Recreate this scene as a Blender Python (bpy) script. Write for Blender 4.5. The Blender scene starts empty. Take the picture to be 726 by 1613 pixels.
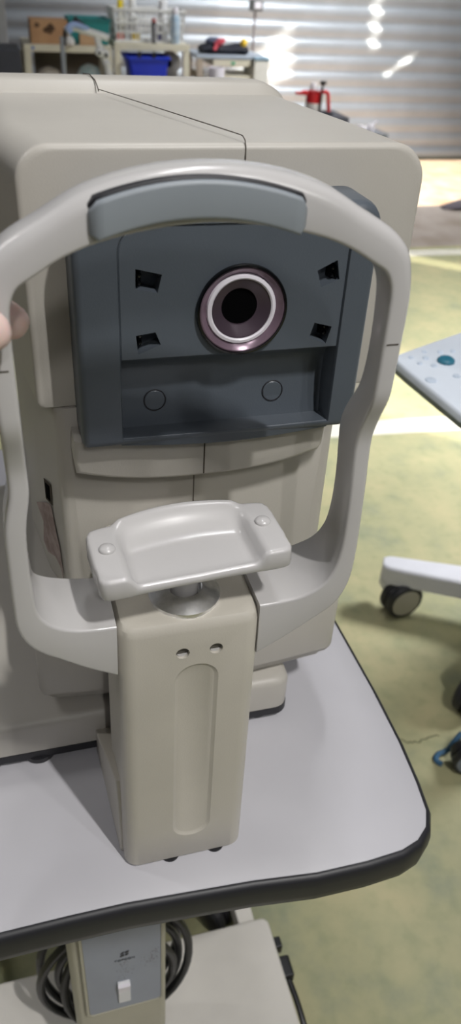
import bpy, bmesh, math, random
from mathutils import Vector, Matrix
random.seed(7)
SC = bpy.context.scene
COL = SC.collection

# ------------------------------------------------------------------ camera
cam_d = bpy.data.cameras.new('camera'); cam = bpy.data.objects.new('camera', cam_d); COL.objects.link(cam)
vx = Vector((0.96296987, -0.11508046, 0.24381453))
vyy = Vector((-0.26501411, -0.57027781, 0.77752861))
vz = Vector((0.04956367, -0.81335091, -0.57965829))
# columns: camera right, up, back in world axes
Rm = Matrix(((vx.x, -vx.y, -vx.z), (vyy.x, -vyy.y, -vyy.z), (vz.x, -vz.y, -vz.z)))
cam.matrix_world = Matrix.Translation((-0.08321, -0.32015, 1.25100)) @ Rm.to_4x4()
cam_d.sensor_fit = 'VERTICAL'; cam_d.sensor_height = 24.0
cam_d.lens = 24.0 * 1250.0 / 1613.0
cam_d.clip_start = 0.02
cam_d.dof.use_dof = True; cam_d.dof.focus_distance = 0.50; cam_d.dof.aperture_fstop = 6.0
SC.camera = cam
SC.view_settings.view_transform = 'Standard'; SC.view_settings.look = 'None'
SC.view_settings.gamma = 1.0; SC.view_settings.exposure = 0.0
SC.view_settings.use_curve_mapping = False

# ------------------------------------------------------------------ light
w = bpy.data.worlds.new('world'); SC.world = w; w.use_nodes = True
w.node_tree.nodes['Background'].inputs[0].default_value = (0.86, 0.90, 1.0, 1)
w.node_tree.nodes['Background'].inputs[1].default_value = 0.05
SUN_DIR = Vector((-0.75, 0.50, -0.35)).normalized()
sd = bpy.data.lights.new('sun', 'SUN'); sd.energy = 12.0; sd.angle = math.radians(0.6); sd.color = (1.0, 0.93, 0.80)
so = bpy.data.objects.new('sun', sd); COL.objects.link(so); so.rotation_euler = SUN_DIR.to_track_quat('-Z', 'Y').to_euler()
def area(name, loc, target, sx, sy, power, color=(1, 1, 1)):
    d = bpy.data.lights.new(name, 'AREA'); d.shape = 'RECTANGLE'; d.size = sx; d.size_y = sy; d.energy = power; d.color = color
    o = bpy.data.objects.new(name, d); COL.objects.link(o); o.location = loc
    o.rotation_euler = (Vector(target) - Vector(loc)).to_track_quat('-Z', 'Y').to_euler(); return o
area('tube_light_front', (0.48, -1.1, 2.9), (0, 0.1, 1.0), 0.04, 0.16, 34, (1.0, 0.98, 0.96))
area('tube_light_far_front', (-0.10, -2.3, 3.0), (0, 0.1, 1.0), 0.04, 0.2, 11, (1.0, 0.98, 0.96))
area('fill_light_left', (-1.7, 1.1, 2.8), (-0.1, 0.25, 0.8), 0.06, 0.8, 9, (1.0, 0.98, 0.96))  # fill lamp added to lift the dark left side, not a ceiling tube
area('tube_light_aisle', (1.3, -1.9, 2.6), (0.2, 0.0, 0.3), 0.08, 1.0, 9, (1.0, 0.98, 0.96))
area('tube_light_above', (0.31, 0.75, 3.1), (0.1, 0.3, 0.8), 0.06, 1.0, 16, (0.98, 0.98, 1.0))
for nm_, loc_, tg_, pw_ in (('daylight_fill_floor', (3.4, 1.2, 3.4), (1.9, 1.7, 0.0), 52), ('daylight_fill_entrance', (3.6, 3.4, 3.4), (2.4, 4.4, 0.0), 13), ('daylight_fill_shutter', (3.0, 3.0, 3.4), (1.8, 5.5, 0.7), 22)):
    l_ = area(nm_, loc_, tg_, 1.0, 1.0, pw_, (0.97, 0.98, 1.0)); l_.data.spread = math.radians(58)  # aimed overhead lamps added to brighten the background, standing in for daylight

# ------------------------------------------------------------------ materials
def lin(c):
    return tuple(((x/255)/12.92 if x/255 <= 0.04045 else ((x/255+0.055)/1.055)**2.4) for x in c) + (1,)
def mat(name, rgb, rough=0.5, metal=0.0, var=0.04, scale=12.0, bump=0.0, bscale=300.0, rgb2=None, spec=0.5, emit=None, trans=0.0, coat=0.0, sss=0.0):
    m = bpy.data.materials.new(name); m.use_nodes = True; nt = m.node_tree; b = nt.nodes['Principled BSDF']
    b.inputs['Roughness'].default_value = rough; b.inputs['Metallic'].default_value = metal
    b.inputs['Specular IOR Level'].default_value = spec
    if coat: b.inputs['Coat Weight'].default_value = coat; b.inputs['Coat Roughness'].default_value = 0.1
    if trans: b.inputs['Transmission Weight'].default_value = trans
    if sss:
        b.inputs['Subsurface Weight'].default_value = sss; b.inputs['Subsurface Scale'].default_value = 0.004
    if emit:
        b.inputs['Emission Color'].default_value = lin(rgb); b.inputs['Emission Strength'].default_value = emit
    tc = nt.nodes.new('ShaderNodeTexCoord'); n = nt.nodes.new('ShaderNodeTexNoise')
    n.inputs['Scale'].default_value = scale; n.inputs['Detail'].default_value = 4
    nt.links.new(tc.outputs['Object'], n.inputs['Vector'])
    r = nt.nodes.new('ShaderNodeValToRGB'); r.color_ramp.elements[0].position = 0.35; r.color_ramp.elements[1].position = 0.65
    c = lin(rgb); c2 = lin(rgb2) if rgb2 else tuple(min(1, x*(1+var)) for x in c[:3])+(1,)
    r.color_ramp.elements[0].color = c if rgb2 else tuple(x*(1-var) for x in c[:3])+(1,)
    r.color_ramp.elements[1].color = c2
    nt.links.new(n.outputs['Fac'], r.inputs['Fac']); nt.links.new(r.outputs['Color'], b.inputs['Base Color'])
    if bump:
        n2 = nt.nodes.new('ShaderNodeTexNoise'); n2.inputs['Scale'].default_value = bscale
        bp = nt.nodes.new('ShaderNodeBump'); bp.inputs['Strength'].default_value = bump; bp.inputs['Distance'].default_value = 0.001
        nt.links.new(tc.outputs['Object'], n2.inputs['Vector']); nt.links.new(n2.outputs['Fac'], bp.inputs['Height'])
        nt.links.new(bp.outputs['Normal'], b.inputs['Normal'])
    return m
M = {}
M['cream'] = mat('cream_plastic', (184, 180, 172), 0.42, var=0.03, bump=0.08, bscale=900)
M['column'] = mat('column_plastic', (194, 189, 178), 0.40, var=0.03, bump=0.08, bscale=900)
M['white'] = mat('white_glossy_plastic', (190, 188, 187), 0.24, var=0.015, coat=0.15)
M['blue'] = mat('blue_grey_plastic', (81, 88, 96), 0.40, var=0.05, bump=0.1, bscale=900)
M['bluepad'] = mat('blue_grey_rubber', (139, 146, 152), 0.45, var=0.03)
M['dark'] = mat('dark_plastic', (34, 34, 38), 0.45)
M['black'] = mat('black_gloss', (8, 8, 10), 0.15)
M['void'] = mat('black_matte', (4, 4, 5), 0.9, spec=0.05)
M['mauve'] = mat('mauve_lens_ring', (128, 108, 122), 0.25, metal=0.35, var=0.2, scale=60)
M['mauve_dark'] = mat('dark_mauve_lens', (74, 62, 72), 0.3, metal=0.2)
M['ringwhite'] = mat('white_lens_ring', (232, 228, 236), 0.35)
M['chrome'] = mat('brushed_steel', (232, 232, 234), 0.30, metal=1.0, var=0.15, scale=140)
M['seam'] = mat('seam_gap', (70, 62, 52), 0.8)
M['laminate'] = mat('grey_laminate', (188, 187, 192), 0.38, var=0.015, scale=20)
M['edge'] = mat('charcoal_edge_band', (38, 38, 42), 0.45, var=0.06)
M['enamel'] = mat('enamel_metal', (226, 222, 215), 0.5, var=0.03, scale=18, bump=0.15, bscale=500)
M['post'] = mat('cream_metal', (176, 172, 152), 0.45, var=0.03)
M['switchpanel'] = mat('switch_panel_plastic', (150, 156, 168), 0.45, rgb2=(146, 151, 162), scale=25)
M['stain'] = mat('brown_grime', (112, 104, 96), 0.9)
M['cable'] = mat('black_cable_rubber', (17, 18, 21), 0.4)
M['skin'] = mat('skin', (216, 190, 183), 0.5, var=0.05, scale=60, sss=0.15)
M['nail'] = mat('nail', (232, 200, 192), 0.25)
M['paper'] = mat('torn_sticker_paper', (176, 160, 156), 0.85, rgb2=(150, 132, 126), scale=120)

def srf(mn): return M[mn] if isinstance(mn, str) else mn

# ------------------------------------------------------------------ mesh helpers
ORG = {}
def root(name, label, cat, loc, group=None, kind=None):
    o = bpy.data.objects.new(name, None); COL.objects.link(o); o.location = loc; o.empty_display_size = 0.05
    o['label'] = label; o['category'] = cat
    if group: o['group'] = group
    ORG[o.name] = Vector(loc); return o
def obj(name, bm, m, parent=None, smooth=True, org=None, bevel=0, seg=3, sub=0, angle=35):
    bm.normal_update()
    bmesh.ops.recalc_face_normals(bm, faces=bm.faces[:])
    o0 = ORG[parent.name] if parent is not None else (Vector(org) if org else Vector((0, 0, 0)))
    for v in bm.verts: v.co -= o0
    me = bpy.data.meshes.new(name); bm.to_mesh(me); bm.free()
    for mm in (m if isinstance(m, list) else [m]): me.materials.append(srf(mm))
    o = bpy.data.objects.new(name, me); COL.objects.link(o)
    if parent is not None: o.parent = parent
    else: o.location = o0
    ORG[o.name] = o0
    if bevel:
        md = o.modifiers.new('bevel', 'BEVEL'); md.width = bevel; md.segments = seg; md.limit_method = 'ANGLE'; md.angle_limit = math.radians(30)
    if sub:
        md = o.modifiers.new('sub', 'SUBSURF'); md.levels = sub; md.render_levels = sub
    if smooth:
        for p in me.polygons: p.use_smooth = True
        if not sub:
            try: me.set_sharp_from_angle(angle=math.radians(angle))
            except Exception: pass
            if bevel:
                md = o.modifiers.new('wn', 'WEIGHTED_NORMAL'); md.keep_sharp = True
                for e in me.edges: e.use_edge_sharp = False
    return o
def tag(o, label, cat, group=None, kind=None):
    if label: o['label'] = label
    if cat: o['category'] = cat
    if group: o['group'] = group
    if kind: o['kind'] = kind
    return o
def struct(o): o['kind'] = 'structure'; return o
def B(): return bmesh.new()
def box(bm, x0, x1, y0, y1, z0, z1):
    vs = [bm.verts.new((x, y, z)) for z in (z0, z1) for y in (y0, y1) for x in (x0, x1)]
    for f in ((0, 1, 3, 2), (4, 6, 7, 5), (0, 4, 5, 1), (2, 3, 7, 6), (0, 2, 6, 4), (1, 5, 7, 3)): bm.faces.new([vs[i] for i in f])
    return bm
def prism(bm, pts, vec):
    """closed polygon (3D points) extruded by vec"""
    a = [bm.verts.new(p) for p in pts]; b = [bm.verts.new(Vector(p) + Vector(vec)) for p in pts]; n = len(a)
    bm.faces.new(a); bm.faces.new(b[::-1])
    for i in range(n): bm.faces.new((a[i], b[i], b[(i+1) % n], a[(i+1) % n]))
    return bm
def loft(bm, rings, caps=True, closed=False):
    R_ = [[bm.verts.new(p) for p in r] for r in rings]; n = len(R_[0])
    rng = range(len(R_) if closed else len(R_)-1)
    for i in rng:
        a = R_[i]; b = R_[(i+1) % len(R_)]
        for j in range(n):
            try: bm.faces.new((a[j], a[(j+1) % n], b[(j+1) % n], b[j]))
            except ValueError: pass
    if caps and not closed: bm.faces.new(R_[0]); bm.faces.new(R_[-1][::-1])
    return bm
def lathe(bm, prof, c=(0, 0, 0), axis='z', n=32, rot=None, closed=False):
    rings = []
    c = Vector(c)
    for r, h in prof:
        ring = []
        for k in range(n):
            t = 2*math.pi*k/n; r_ = max(r, 1e-5)
            if axis == 'z': p = Vector((r_*math.cos(t), r_*math.sin(t), h))
            elif axis == 'y': p = Vector((r_*math.cos(t), h, r_*math.sin(t)))
            else: p = Vector((h, r_*math.cos(t), r_*math.sin(t)))
            if rot is not None: p = rot @ p
            ring.append(c+p)
        rings.append(ring)
    return loft(bm, rings, closed=closed)
def tube(bm, pts, rad, n=10, closed=False):
    pts = [Vector(p) for p in pts]; rings = []; N = len(pts)
    prev = None
    for i, p in enumerate(pts):
        if closed: t = (pts[(i+1) % N]-pts[i-1]).normalized()
        else: t = (pts[min(i+1, N-1)]-pts[max(i-1, 0)]).normalized()
        if prev is None:
            u = t.orthogonal().normalized()
        else:
            u = (prev - t*prev.dot(t)).normalized()
        prev = u; v = t.cross(u)
        r = rad[i] if isinstance(rad, (list, tuple)) else rad
        rings.append([p+(u*math.cos(2*math.pi*k/n)+v*math.sin(2*math.pi*k/n))*r for k in range(n)])
    return loft(bm, rings, closed=closed)
def smoothpath(pts, k=6):
    pts = [Vector(p) for p in pts]; out = []
    P = [pts[0]]+pts+[pts[-1]]
    for i in range(1, len(P)-2):
        a, b, c, d = P[i-1:i+3]
        for j in range(k):
            t = j/k
            out.append(0.5*((2*b)+(c-a)*t+(2*a-5*b+4*c-d)*t*t+(3*b-a-3*c+d)*t**3))
    out.append(pts[-1]); return out
def rrect(x0, x1, z0, z1, rs, n=6):
    """rounded rectangle; rs = radii TL,TR,BR,BL ; returns (x,z) list clockwise from TL"""
    out = []
    tl, tr, br, bl = rs if isinstance(rs, (list, tuple)) else (rs,)*4
    for (cx, cz, r, a0) in ((x0+tl, z1-tl, tl, 180), (x1-tr, z1-tr, tr, 90), (x1-br, z0+br, br, 0), (x0+bl, z0+bl, bl, -90)):
        for k in range(n+1):
            a = math.radians(a0-90*k/n); out.append((cx+r*math.cos(a), cz+r*math.sin(a)))
    return out
def shell_y(bm, sections, caps=True):
    """sections: list of (y, [(x,z)...])"""
    return loft(bm, [[(x, y, z) for x, z in s] for y, s in sections], caps)

# ================================================================== SETTING
def floor_material():
    m = bpy.data.materials.new('green_painted_concrete'); m.use_nodes = True; nt = m.node_tree; b = nt.nodes['Principled BSDF']
    tc = nt.nodes.new('ShaderNodeTexCoord')
    n1 = nt.nodes.new('ShaderNodeTexNoise'); n1.inputs['Scale'].default_value = 5.5; n1.inputs['Detail'].default_value = 7; n1.inputs['Roughness'].default_value = 0.62
    r1 = nt.nodes.new('ShaderNodeValToRGB'); e = r1.color_ramp.elements
    e[0].position = 0.3; e[0].color = lin((134, 140, 116)); e[1].position = 0.68; e[1].color = lin((176, 168, 130))
    k = r1.color_ramp.elements.new(0.47); k.color = lin((160, 158, 122))
    n2 = nt.nodes.new('ShaderNodeTexNoise'); n2.inputs['Scale'].default_value = 30; n2.inputs['Detail'].default_value = 6
    r2 = nt.nodes.new('ShaderNodeValToRGB'); r2.color_ramp.elements[0].position = 0.3; r2.color_ramp.elements[0].color = (0.68, 0.78, 0.74, 1)
    r2.color_ramp.elements[1].position = 0.5; r2.color_ramp.elements[1].color = (1, 1, 1, 1)
    mx = nt.nodes.new('ShaderNodeMix'); mx.data_type = 'RGBA'; mx.blend_type = 'MULTIPLY'; mx.inputs[0].default_value = 0.45
    for n in (n1, n2): nt.links.new(tc.outputs['Object'], n.inputs['Vector'])
    nt.links.new(n1.outputs['Fac'], r1.inputs['Fac']); nt.links.new(n2.outputs['Fac'], r2.inputs['Fac'])
    nt.links.new(r1.outputs['Color'], mx.inputs[6]); nt.links.new(r2.outputs['Color'], mx.inputs[7])
    nt.links.new(mx.outputs[2], b.inputs['Base Color']); b.inputs['Roughness'].default_value = 0.5
    return m
M['floor'] = floor_material()
bm = B(); box(bm, -3.5, 6.2, -3.0, 5.75, -0.1, 0.0); struct(obj('floor', bm, 'floor', smooth=False))
# crack in the floor
bm = B()
cr = smoothpath([(0.567, 0.552, 0.0006), (0.578, 0.541, 0.0006), (0.592, 0.536, 0.0006), (0.604, 0.536, 0.0006), (0.618, 0.540, 0.0006), (0.628, 0.541, 0.0006), (0.645, 0.540, 0.0006)], 4)
for i, p in enumerate(cr): p.x += random.uniform(-.003, .003); p.y += random.uniform(-.003, .003)
for i in range(len(cr)-1):
    t = (cr[i+1]-cr[i]).normalized(); nrm = Vector((-t.y, t.x, 0)); wv = 0.0012
    bm.faces.new([bm.verts.new(q) for q in (cr[i]-nrm*wv, cr[i]+nrm*wv, cr[i+1]+nrm*wv, cr[i+1]-nrm*wv)])
struct(obj('trim_1', bm, mat('crack_dirt', (84, 88, 62), 0.9), smooth=False))
# painted floor lines and bare concrete strips
M['linew'] = mat('worn_white_paint', (206, 202, 188), 0.6, var=0.08, scale=20)
bm = B()
prism(bm, [(0.5, 1.80, 0.0), (3.2, 1.62, 0.0), (3.2, 1.53, 0.0), (0.5, 1.71, 0.0)], (0, 0, 0.0012)); struct(obj('trim_2', bm, 'linew', smooth=False))
bm = B()
prism(bm, [(0.5, 3.50, 0.0), (4.5, 3.37, 0.0), (4.5, 3.28, 0.0), (0.5, 3.41, 0.0)], (0, 0, 0.0012)); struct(obj('trim_3', bm, 'linew', smooth=False))
M['bare'] = mat('bare_concrete', (168, 158, 150), 0.8, rgb2=(140, 128, 116), scale=3.5)
bm = B(); box(bm, -3, 6, 3.50, 4.28, 0.0, 0.001); struct(obj('trim_4', bm, 'bare', smooth=False))
M['sand'] = mat('rough_sandy_concrete', (206, 170, 138), 0.9, rgb2=(226, 200, 176), scale=7, bump=0.8, bscale=40)
bm = B(); box(bm, -3, 6, 4.28, 5.52, 0.0, 0.0015); struct(obj('trim_5', bm, 'sand', smooth=False))
# roller shutter: corrugated slats
M['shutter'] = mat('galvanised_slats', (172, 178, 184), 0.42, metal=0.25, var=0.05, scale=6)
bm = B(); prof = []
pitch = 0.098; z = 0.075; prof.append((5.545, 0.0)); prof.append((5.545, 0.072))
while z < 3.2:
    prof += [(5.563, z), (5.5615, z+0.024), (5.556, z+0.036)]
    for k in range(1, 6):
        a = k/6; prof.append((5.556-0.007*math.sin(a*math.pi), z+0.034+(pitch-0.040)*a))
    prof.append((5.556, z+pitch-0.006)); z += pitch
a = [bm.verts.new((-3.3, y, zz)) for y, zz in prof]; b_ = [bm.verts.new((6.0, y, zz)) for y, zz in prof]
for i in range(len(a)-1): bm.faces.new((a[i], b_[i], b_[i+1], a[i+1]))
o = obj('wall_back', bm, 'shutter', angle=50); struct(o)
md = o.modifiers.new('thick', 'SOLIDIFY'); md.thickness = 0.004
# post beside the shutter
bm = B(); box(bm, 0.04, 0.105, 4.95, 5.05, 0, 3.0); struct(obj('trim_6', bm, mat('steel_post_paint', (168, 168, 166), 0.5), bevel=0.006))
# unseen right wall, added with holes shaped to cast the sun patches
def unproject(p, X=5.6):
    p = Vector(p); t = (X-p.x)/(-SUN_DIR.x); q = p-SUN_DIR*t; return (X, q.y, q.z)
patches = [
    [(1.97, 5.55, .853), (2.01, 5.55, .55), (1.80, 5.55, .43), (1.58, 5.55, .40), (1.50, 5.55, .50), (1.70, 5.55, .65)],
    [(2.545, 5.55, 1.15), (2.60, 5.55, 1.15), (2.615, 5.55, .71), (2.575, 5.55, .71)],
    [(2.73, 5.55, .555), (2.93, 5.55, .685), (2.91, 5.55, .705), (2.71, 5.55, .575)],
    [(.95, 2.30, 0), (1.45, 2.25, 0), (1.52, 1.77, 0), (1.33, 1.525, 0), (1.06, 1.82, 0), (.90, 1.93, 0)],
    [(1.75, 3.56, 0), (2.45, 2.96, 0), (2.39, 2.88, 0), (1.69, 3.48, 0)],
    [(1.3, 5.50, 0), (3.75, 5.50, 0), (3.0, 4.26, 0), (1.3, 4.26, 0)],
]
bm = B(); X = 5.6; edges = []
def ring(ps):
    vs = [bm.verts.new(p) for p in ps]
    for i in range(len(vs)): edges.append(bm.edges.new((vs[i], vs[(i+1) % len(vs)])))
ring([(X, -9, 0), (X, 5.74, 0), (X, 5.74, 4.6), (X, -9, 4.6)])
for pt in patches: ring([unproject(p, X) for p in pt])
bmesh.ops.triangle_fill(bm, use_beauty=True, use_dissolve=False, edges=edges)
struct(obj('sun_mask_wall', bm, mat('sun_mask_paint', (176, 178, 176), 0.8), smooth=False))

# ================================================================== TABLE
T = root('instrument_table', 'grey-topped instrument table with dark rounded edge, carrying the eye examination machine', 'table', (-0.04, 0.25, 0))
def table_outline(ins=0.0, z=0.70):
    rt = [(0.1985, 0.45), (0.2005, 0.30), (0.2025, 0.20), (0.2035, 0.12), (0.2020, 0.06), (0.1985, 0.02), (0.1945, -0.006), (0.1875, -0.0195), (0.1760, -0.0285), (0.1600, -0.0335), (0.1300, -0.0355), (0.09, -0.0350), (0.0428, -0.0298), (-0.0037, -0.0268), (-0.0487, -0.0240)]
    cx = -0.04
    lf = [(-0.09, -0.0236), (-0.1353, -0.0240), (-0.20, -0.0250), (-0.24, -0.0240), (-0.2640, -0.0190), (-0.2745, -0.006)] + [(2*cx-x, y) for x, y in rt[:6][::-1]]
    back = [(2*cx-0.18, 0.615), (0.18+0.0, 0.615)]
    pts = rt+lf+[(2*cx-0.1975, 0.58)]+back+[(0.1975, 0.58)]
    c = Vector((cx, 0.29)); out = []
    n = len(pts)
    for i in range(n):
        p0, p1, p2 = Vector(pts[i-1]), Vector(pts[i]), Vector(pts[(i+1) % n])
        t = (p2-p0).normalized(); nrm = Vector((t.y, -t.x))
        if (p1-c).dot(nrm) < 0: nrm = -nrm
        q = p1-nrm*ins; out.append((q.x, q.y, z))
    return out
bm = B(); loft(bm, [table_outline(0.0022, 0.674), table_outline(0.0012, 0.6995), table_outline(0.0018, 0.7)])
obj('tabletop', bm, 'laminate', T, angle=60)
bm = B(); prof = [(0.006, 0.668), (0.0, 0.6675), (-0.0035, 0.671), (-0.0045, 0.678), (-0.0045, 0.689), (-0.0035, 0.695), (-0.0010, 0.6990), (0.0013, 0.6990), (0.0016, 0.675)]
loft(bm, [table_outline(i, z) for i, z in prof] , caps=False, closed=True); obj('edge_band', bm, 'edge', T, angle=60)
bm = B(); loft(bm, [[(x, y, z) for x, y in [(-.092, .08), (-.004, .08), (.002, .086), (.002, .124), (-.098, .124), (-.098, .086)]] for z in (0.088, 0.666)])
col = obj('support_column', bm, 'post', T, bevel=0.002)
# cream bezel and grey switch panel on the column front
def panel(ins, y, z0=0.305, z1=0.60):
    return [(x, y, z) for x, z in rrect(-.0865+ins, -.0015-ins, z0+ins, z1-ins, 0.005)]
bm = B(); loft(bm, [panel(0, 0.081, .302), panel(0, 0.076, .302), panel(0.001, 0.0745, .302), panel(0.0035, 0.0745, .302), panel(0.0038, 0.0762, .302)]); obj('panel_bezel', bm, 'post', T, angle=50)
bm = B(); loft(bm, [panel(0.0040, 0.0765, .302), panel(0.0040, 0.0752, .302)]); obj('switch_panel', bm, 'switchpanel', T, smooth=False)
sp = obj('switch', box(B(), -.0515, -.0385, 0.0715, 0.0755, 0.325, 0.367), mat('switch_white', (222, 222, 224), 0.35), T, bevel=0.0012)
sp['label'] = 'white rocker switch on the grey panel'
bm = B(); prism(bm, [(-.0515, .0718, .346), (-.0515, .0688, .364), (-.0515, .0715, .367)], (0.013, 0, 0)); obj('rocker', bm, M['ringwhite'], sp, bevel=0.0005)
# emblem: two slanted leaves, and the maker's word below
bm = B()
def leaf(cx, cz, s=1.0, flip=1):
    pts = [(-7, -2.5), (-5.5, 0.2), (-2, 3.2), (1.5, 4.2), (6, 4.4), (5, 1.6), (2, -1.2), (-1.5, -2.4)]
    return [(cx+flip*x*0.00072*s, 0.0750, cz+flip*z*0.00072*s) for x, z in pts]
def leaf2(cx, cz, f):
    pts = [(-5.5, -0.4), (-5.2, 2.0), (-2.2, 4.6), (0.8, 5.2), (4.6, 5.0), (3.4, 2.4), (1.6, 0.9), (-2.6, 0.6)]
    return [(cx+f*x*0.00085, 0.0750, cz+f*z*0.00125) for x, z in pts]
LB = ([(-4.0, .3), (-3.4, 2.2), (-1.6, 3.7), (-.5, 3.6), (-.3, 1.9), (-1.6, .9)], [(.2, 1.5), (.5, 3.3), (2.2, 4.3), (4.4, 4.4), (4.1, 2.2), (2.9, .9), (1.4, .5)])
for P_ in LB:
    for f in (1, -1): prism(bm, [(-.0425+f*x*.00105, .0750, .4225+f*z*.00105) for x, z in P_], (0, -.0004, 0))
obj('emblem', bm, 'dark', T, smooth=False)
def text(s, size, loc, rot, m, parent, name, ext=0.0002):
    c = bpy.data.curves.new(name, 'FONT'); c.body = s; c.size = size; c.extrude = ext; c.align_x = 'CENTER'; c.align_y = 'CENTER'
    t = bpy.data.objects.new(name+'_tmp', c); COL.objects.link(t)
    dg = bpy.context.evaluated_depsgraph_get(); me = bpy.data.meshes.new_from_object(t.evaluated_get(dg)); bpy.data.objects.remove(t)
    me.transform(Matrix.Translation(loc) @ rot.to_4x4()); me.materials.clear(); me.materials.append(srf(m))
    if parent is not None: me.transform(Matrix.Translation(-ORG[parent.name]))
    o = bpy.data.objects.new(name, me); COL.objects.link(o); o.parent = parent; ORG[o.name] = ORG[parent.name] if parent else Vector(); return o
FRONT = Matrix.Rotation(math.radians(90), 3, 'X')
text('TOPCON', 0.0050, Vector((-.0425, .0750, .4105)), FRONT, 'dark', T, 'lettering')
bm = B()
for (cx, cz, r, n) in ((-.044, .402, .004, 22), (-.040, .386, .008, 40), (-.016, .397, .009, 60), (-.012, .412, .007, 26), (-.046, .375, .006, 12)):
    for k in range(n):
        x = random.gauss(cx, r*.6); z = random.gauss(cz, r*.6); s = random.uniform(.0002, .0007)
        if x > -.0062: continue
        bm.faces.new([bm.verts.new((x+s*math.cos(a*1.26)*random.uniform(.6, 1.2), .07515, z+s*math.sin(a*1.26)*random.uniform(.6, 1.2))) for a in range(5)])
obj('grime', bm, 'stain', T, smooth=False)['kind'] = 'stuff'
# base slab with rear arms and castors
def slabring(ins, z):
    return [(x, y, z) for x, y in rrect(-.265+ins, .186-ins, -.16+ins, .237-ins, 0.010)]
bm = B(); loft(bm, [slabring(0, 0.035), slabring(0, 0.084), slabring(.0015, .0885), slabring(.004, .09)]); obj('base_cover', bm, 'enamel', T, angle=60)
for s in (1, -1):
    x0, x1 = (.143, .168) if s > 0 else (-.248, -.223)
    obj('base_arm', box(B(), x0, x1, .236, .56, .045, .082), 'enamel', T, bevel=0.003)
def castor(parent, c, r, wd, ang, hub, tyre='dark', bracket='dark', twin=True, top=None, bname='bracket'):
    """twin wheel castor; c = ground contact centre"""
    rz = Matrix.Rotation(ang, 3, 'Z'); cc = Vector((c[0], c[1], c[2]+r))
    for s in ((-1, 1) if twin else (0,)):
        off = rz @ Vector((s*(wd*0.62), 0, 0))
        prof = [(r*.2, -wd/2), (r*.74, -wd/2), (r*.90, -wd/2*.98), (r, -wd*.25), (r, wd*.25), (r*.90, wd/2*.98), (r*.74, wd/2), (r*.2, wd/2)]
        wo = obj('wheel', lathe(B(), prof, cc+off, 'x', 32, rz), tyre, parent)
        prof = [(0.0, -wd/2-.0035), (r*.55, -wd/2-.003), (r*.76, -wd/2-.0005), (r*.76, wd/2+.0005), (r*.55, wd/2+.003), (0, wd/2+.0035)]
        obj('hub', lathe(B(), prof, cc+off, 'x', 32, rz), hub, wo)
    tp = top if top else c[2]+2*r+0.01
    pts = []
    for k in range(9):
        a = math.radians(-10+200*k/8); pts.append((0, math.cos(a)*r*.8, r*.0+math.sin(a)*r*.8))
    w2 = wd*.13 if twin else wd*.7
    bm = B()
    prism(bm, [cc+rz @ Vector((-w2, p[1], p[2])) for p in pts], rz @ Vector((2*w2, 0, 0)))
    bo = obj(bname, bm, bracket, parent, bevel=0.001)
    obj('stem', lathe(B(), [(r*.22, cc.z+r*.4), (r*.22, tp)], (cc.x, cc.y, 0), 'z', 16), 'chrome', parent)
for (x, y) in ((.130, .292), (-.21, .292), (.155, .52), (-.235, .52), (.15, -.13), (-.23, -.13)):
    if y == .52 or y < 0:
        castor(T, (x, y, 0), 0.017, .010, 0.2, 'dark', top=.05)
castor(T, (.124, .292, 0), .028, .016, 0.5, 'dark', top=.078)
obj('castor_bracket', box(B(), .112, .146, .284, .300, .066, .076), 'enamel', T, bevel=.001)
# plugs and cable at the base side
def plug(y, nm):
    bm = B(); box(bm, .185, .199, y-.008, y+.008, .052, .072)
    return obj(nm, bm, 'cable', T, bevel=.002)
plug(.205, 'socket_cap')
PC = root('power_cord', 'black power cord plugged into the right side of the white table base', 'cord', (.193, .17, .02))
obj('plug', box(B(), .1865, .203, .155, .185, .050, .073), 'cable', PC, bevel=.003)
bm = B(); tube(bm, smoothpath([(.195, .157, .062), (.1975, .13, .058), (.199, .10, .050), (.2005, .05, .03), (.202, -.02, .008), (.21, -.1, .006)]), 0.0042); obj('cord', bm, 'cable', PC)
CO = root('coiled_cable', 'coil of thick black cable hanging around the table column above the white base', 'cable', (-.045, .14, .1))
for i, (rx, rz_, cx, cz, y, tl) in enumerate(((.0900, .125, -.046, .235, .148, .10), (.074, .110, -.040, .222, .156, -.06), (.084, .118, -.050, .238, .165, .03), (.066, .104, -.043, .222, .141, .05))):
    pts = []
    for k in range(40):
        a = 2*math.pi*k/40
        pts.append((cx+rx*math.cos(a)+tl*.05*math.sin(a), y+.005*math.sin(2*a+i), cz+rz_*math.sin(a)))
    bm = B(); tube(bm, pts, .0052, 10, closed=True); obj('cable_loop', bm, 'cable', CO)
bm = B(); tube(bm, smoothpath([(-.047, .153, .12), (-.046, .165, .11), (-.046, .17, .1), (-.046, .175, .095)]), .0052); obj('cable_tail', bm, 'cable', CO)

# ================================================================== AUTOREFRACTOR
A = root('autorefractor', 'large cream and blue-grey eye examination machine with forehead arch and chin rest on the table', 'eye examination machine', (0.02, .25, .70))
# --- base deck
def deck(ins, z, x1=.1155):
    return [(x, y, z) for x, y in rrect(-.205+ins, x1-ins, .110+ins, .46-ins, (.02, .02, .012, .012))]
bm = B(); loft(bm, [deck(.003, .7125), deck(0, .714), deck(0.0, .741), deck(.0015, .7455), deck(.006, .7475)]); obj('base', bm, 'cream', A, angle=60)
bm = B(); loft(bm, [deck(.0015, .7045), deck(-.0004, .706), deck(-.0004, .7135)]); obj('base_gasket', bm, 'edge', A, smooth=False)
for x, y in ((-.098, .121), (.090, .126), (-.19, .43), (.1, .43)):
    obj('rubber_foot', lathe(B(), [(.0125, .7003), (.013, .7005), (.014, .7065)], (x, y, 0), 'z', 28), 'dark', A)
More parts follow.
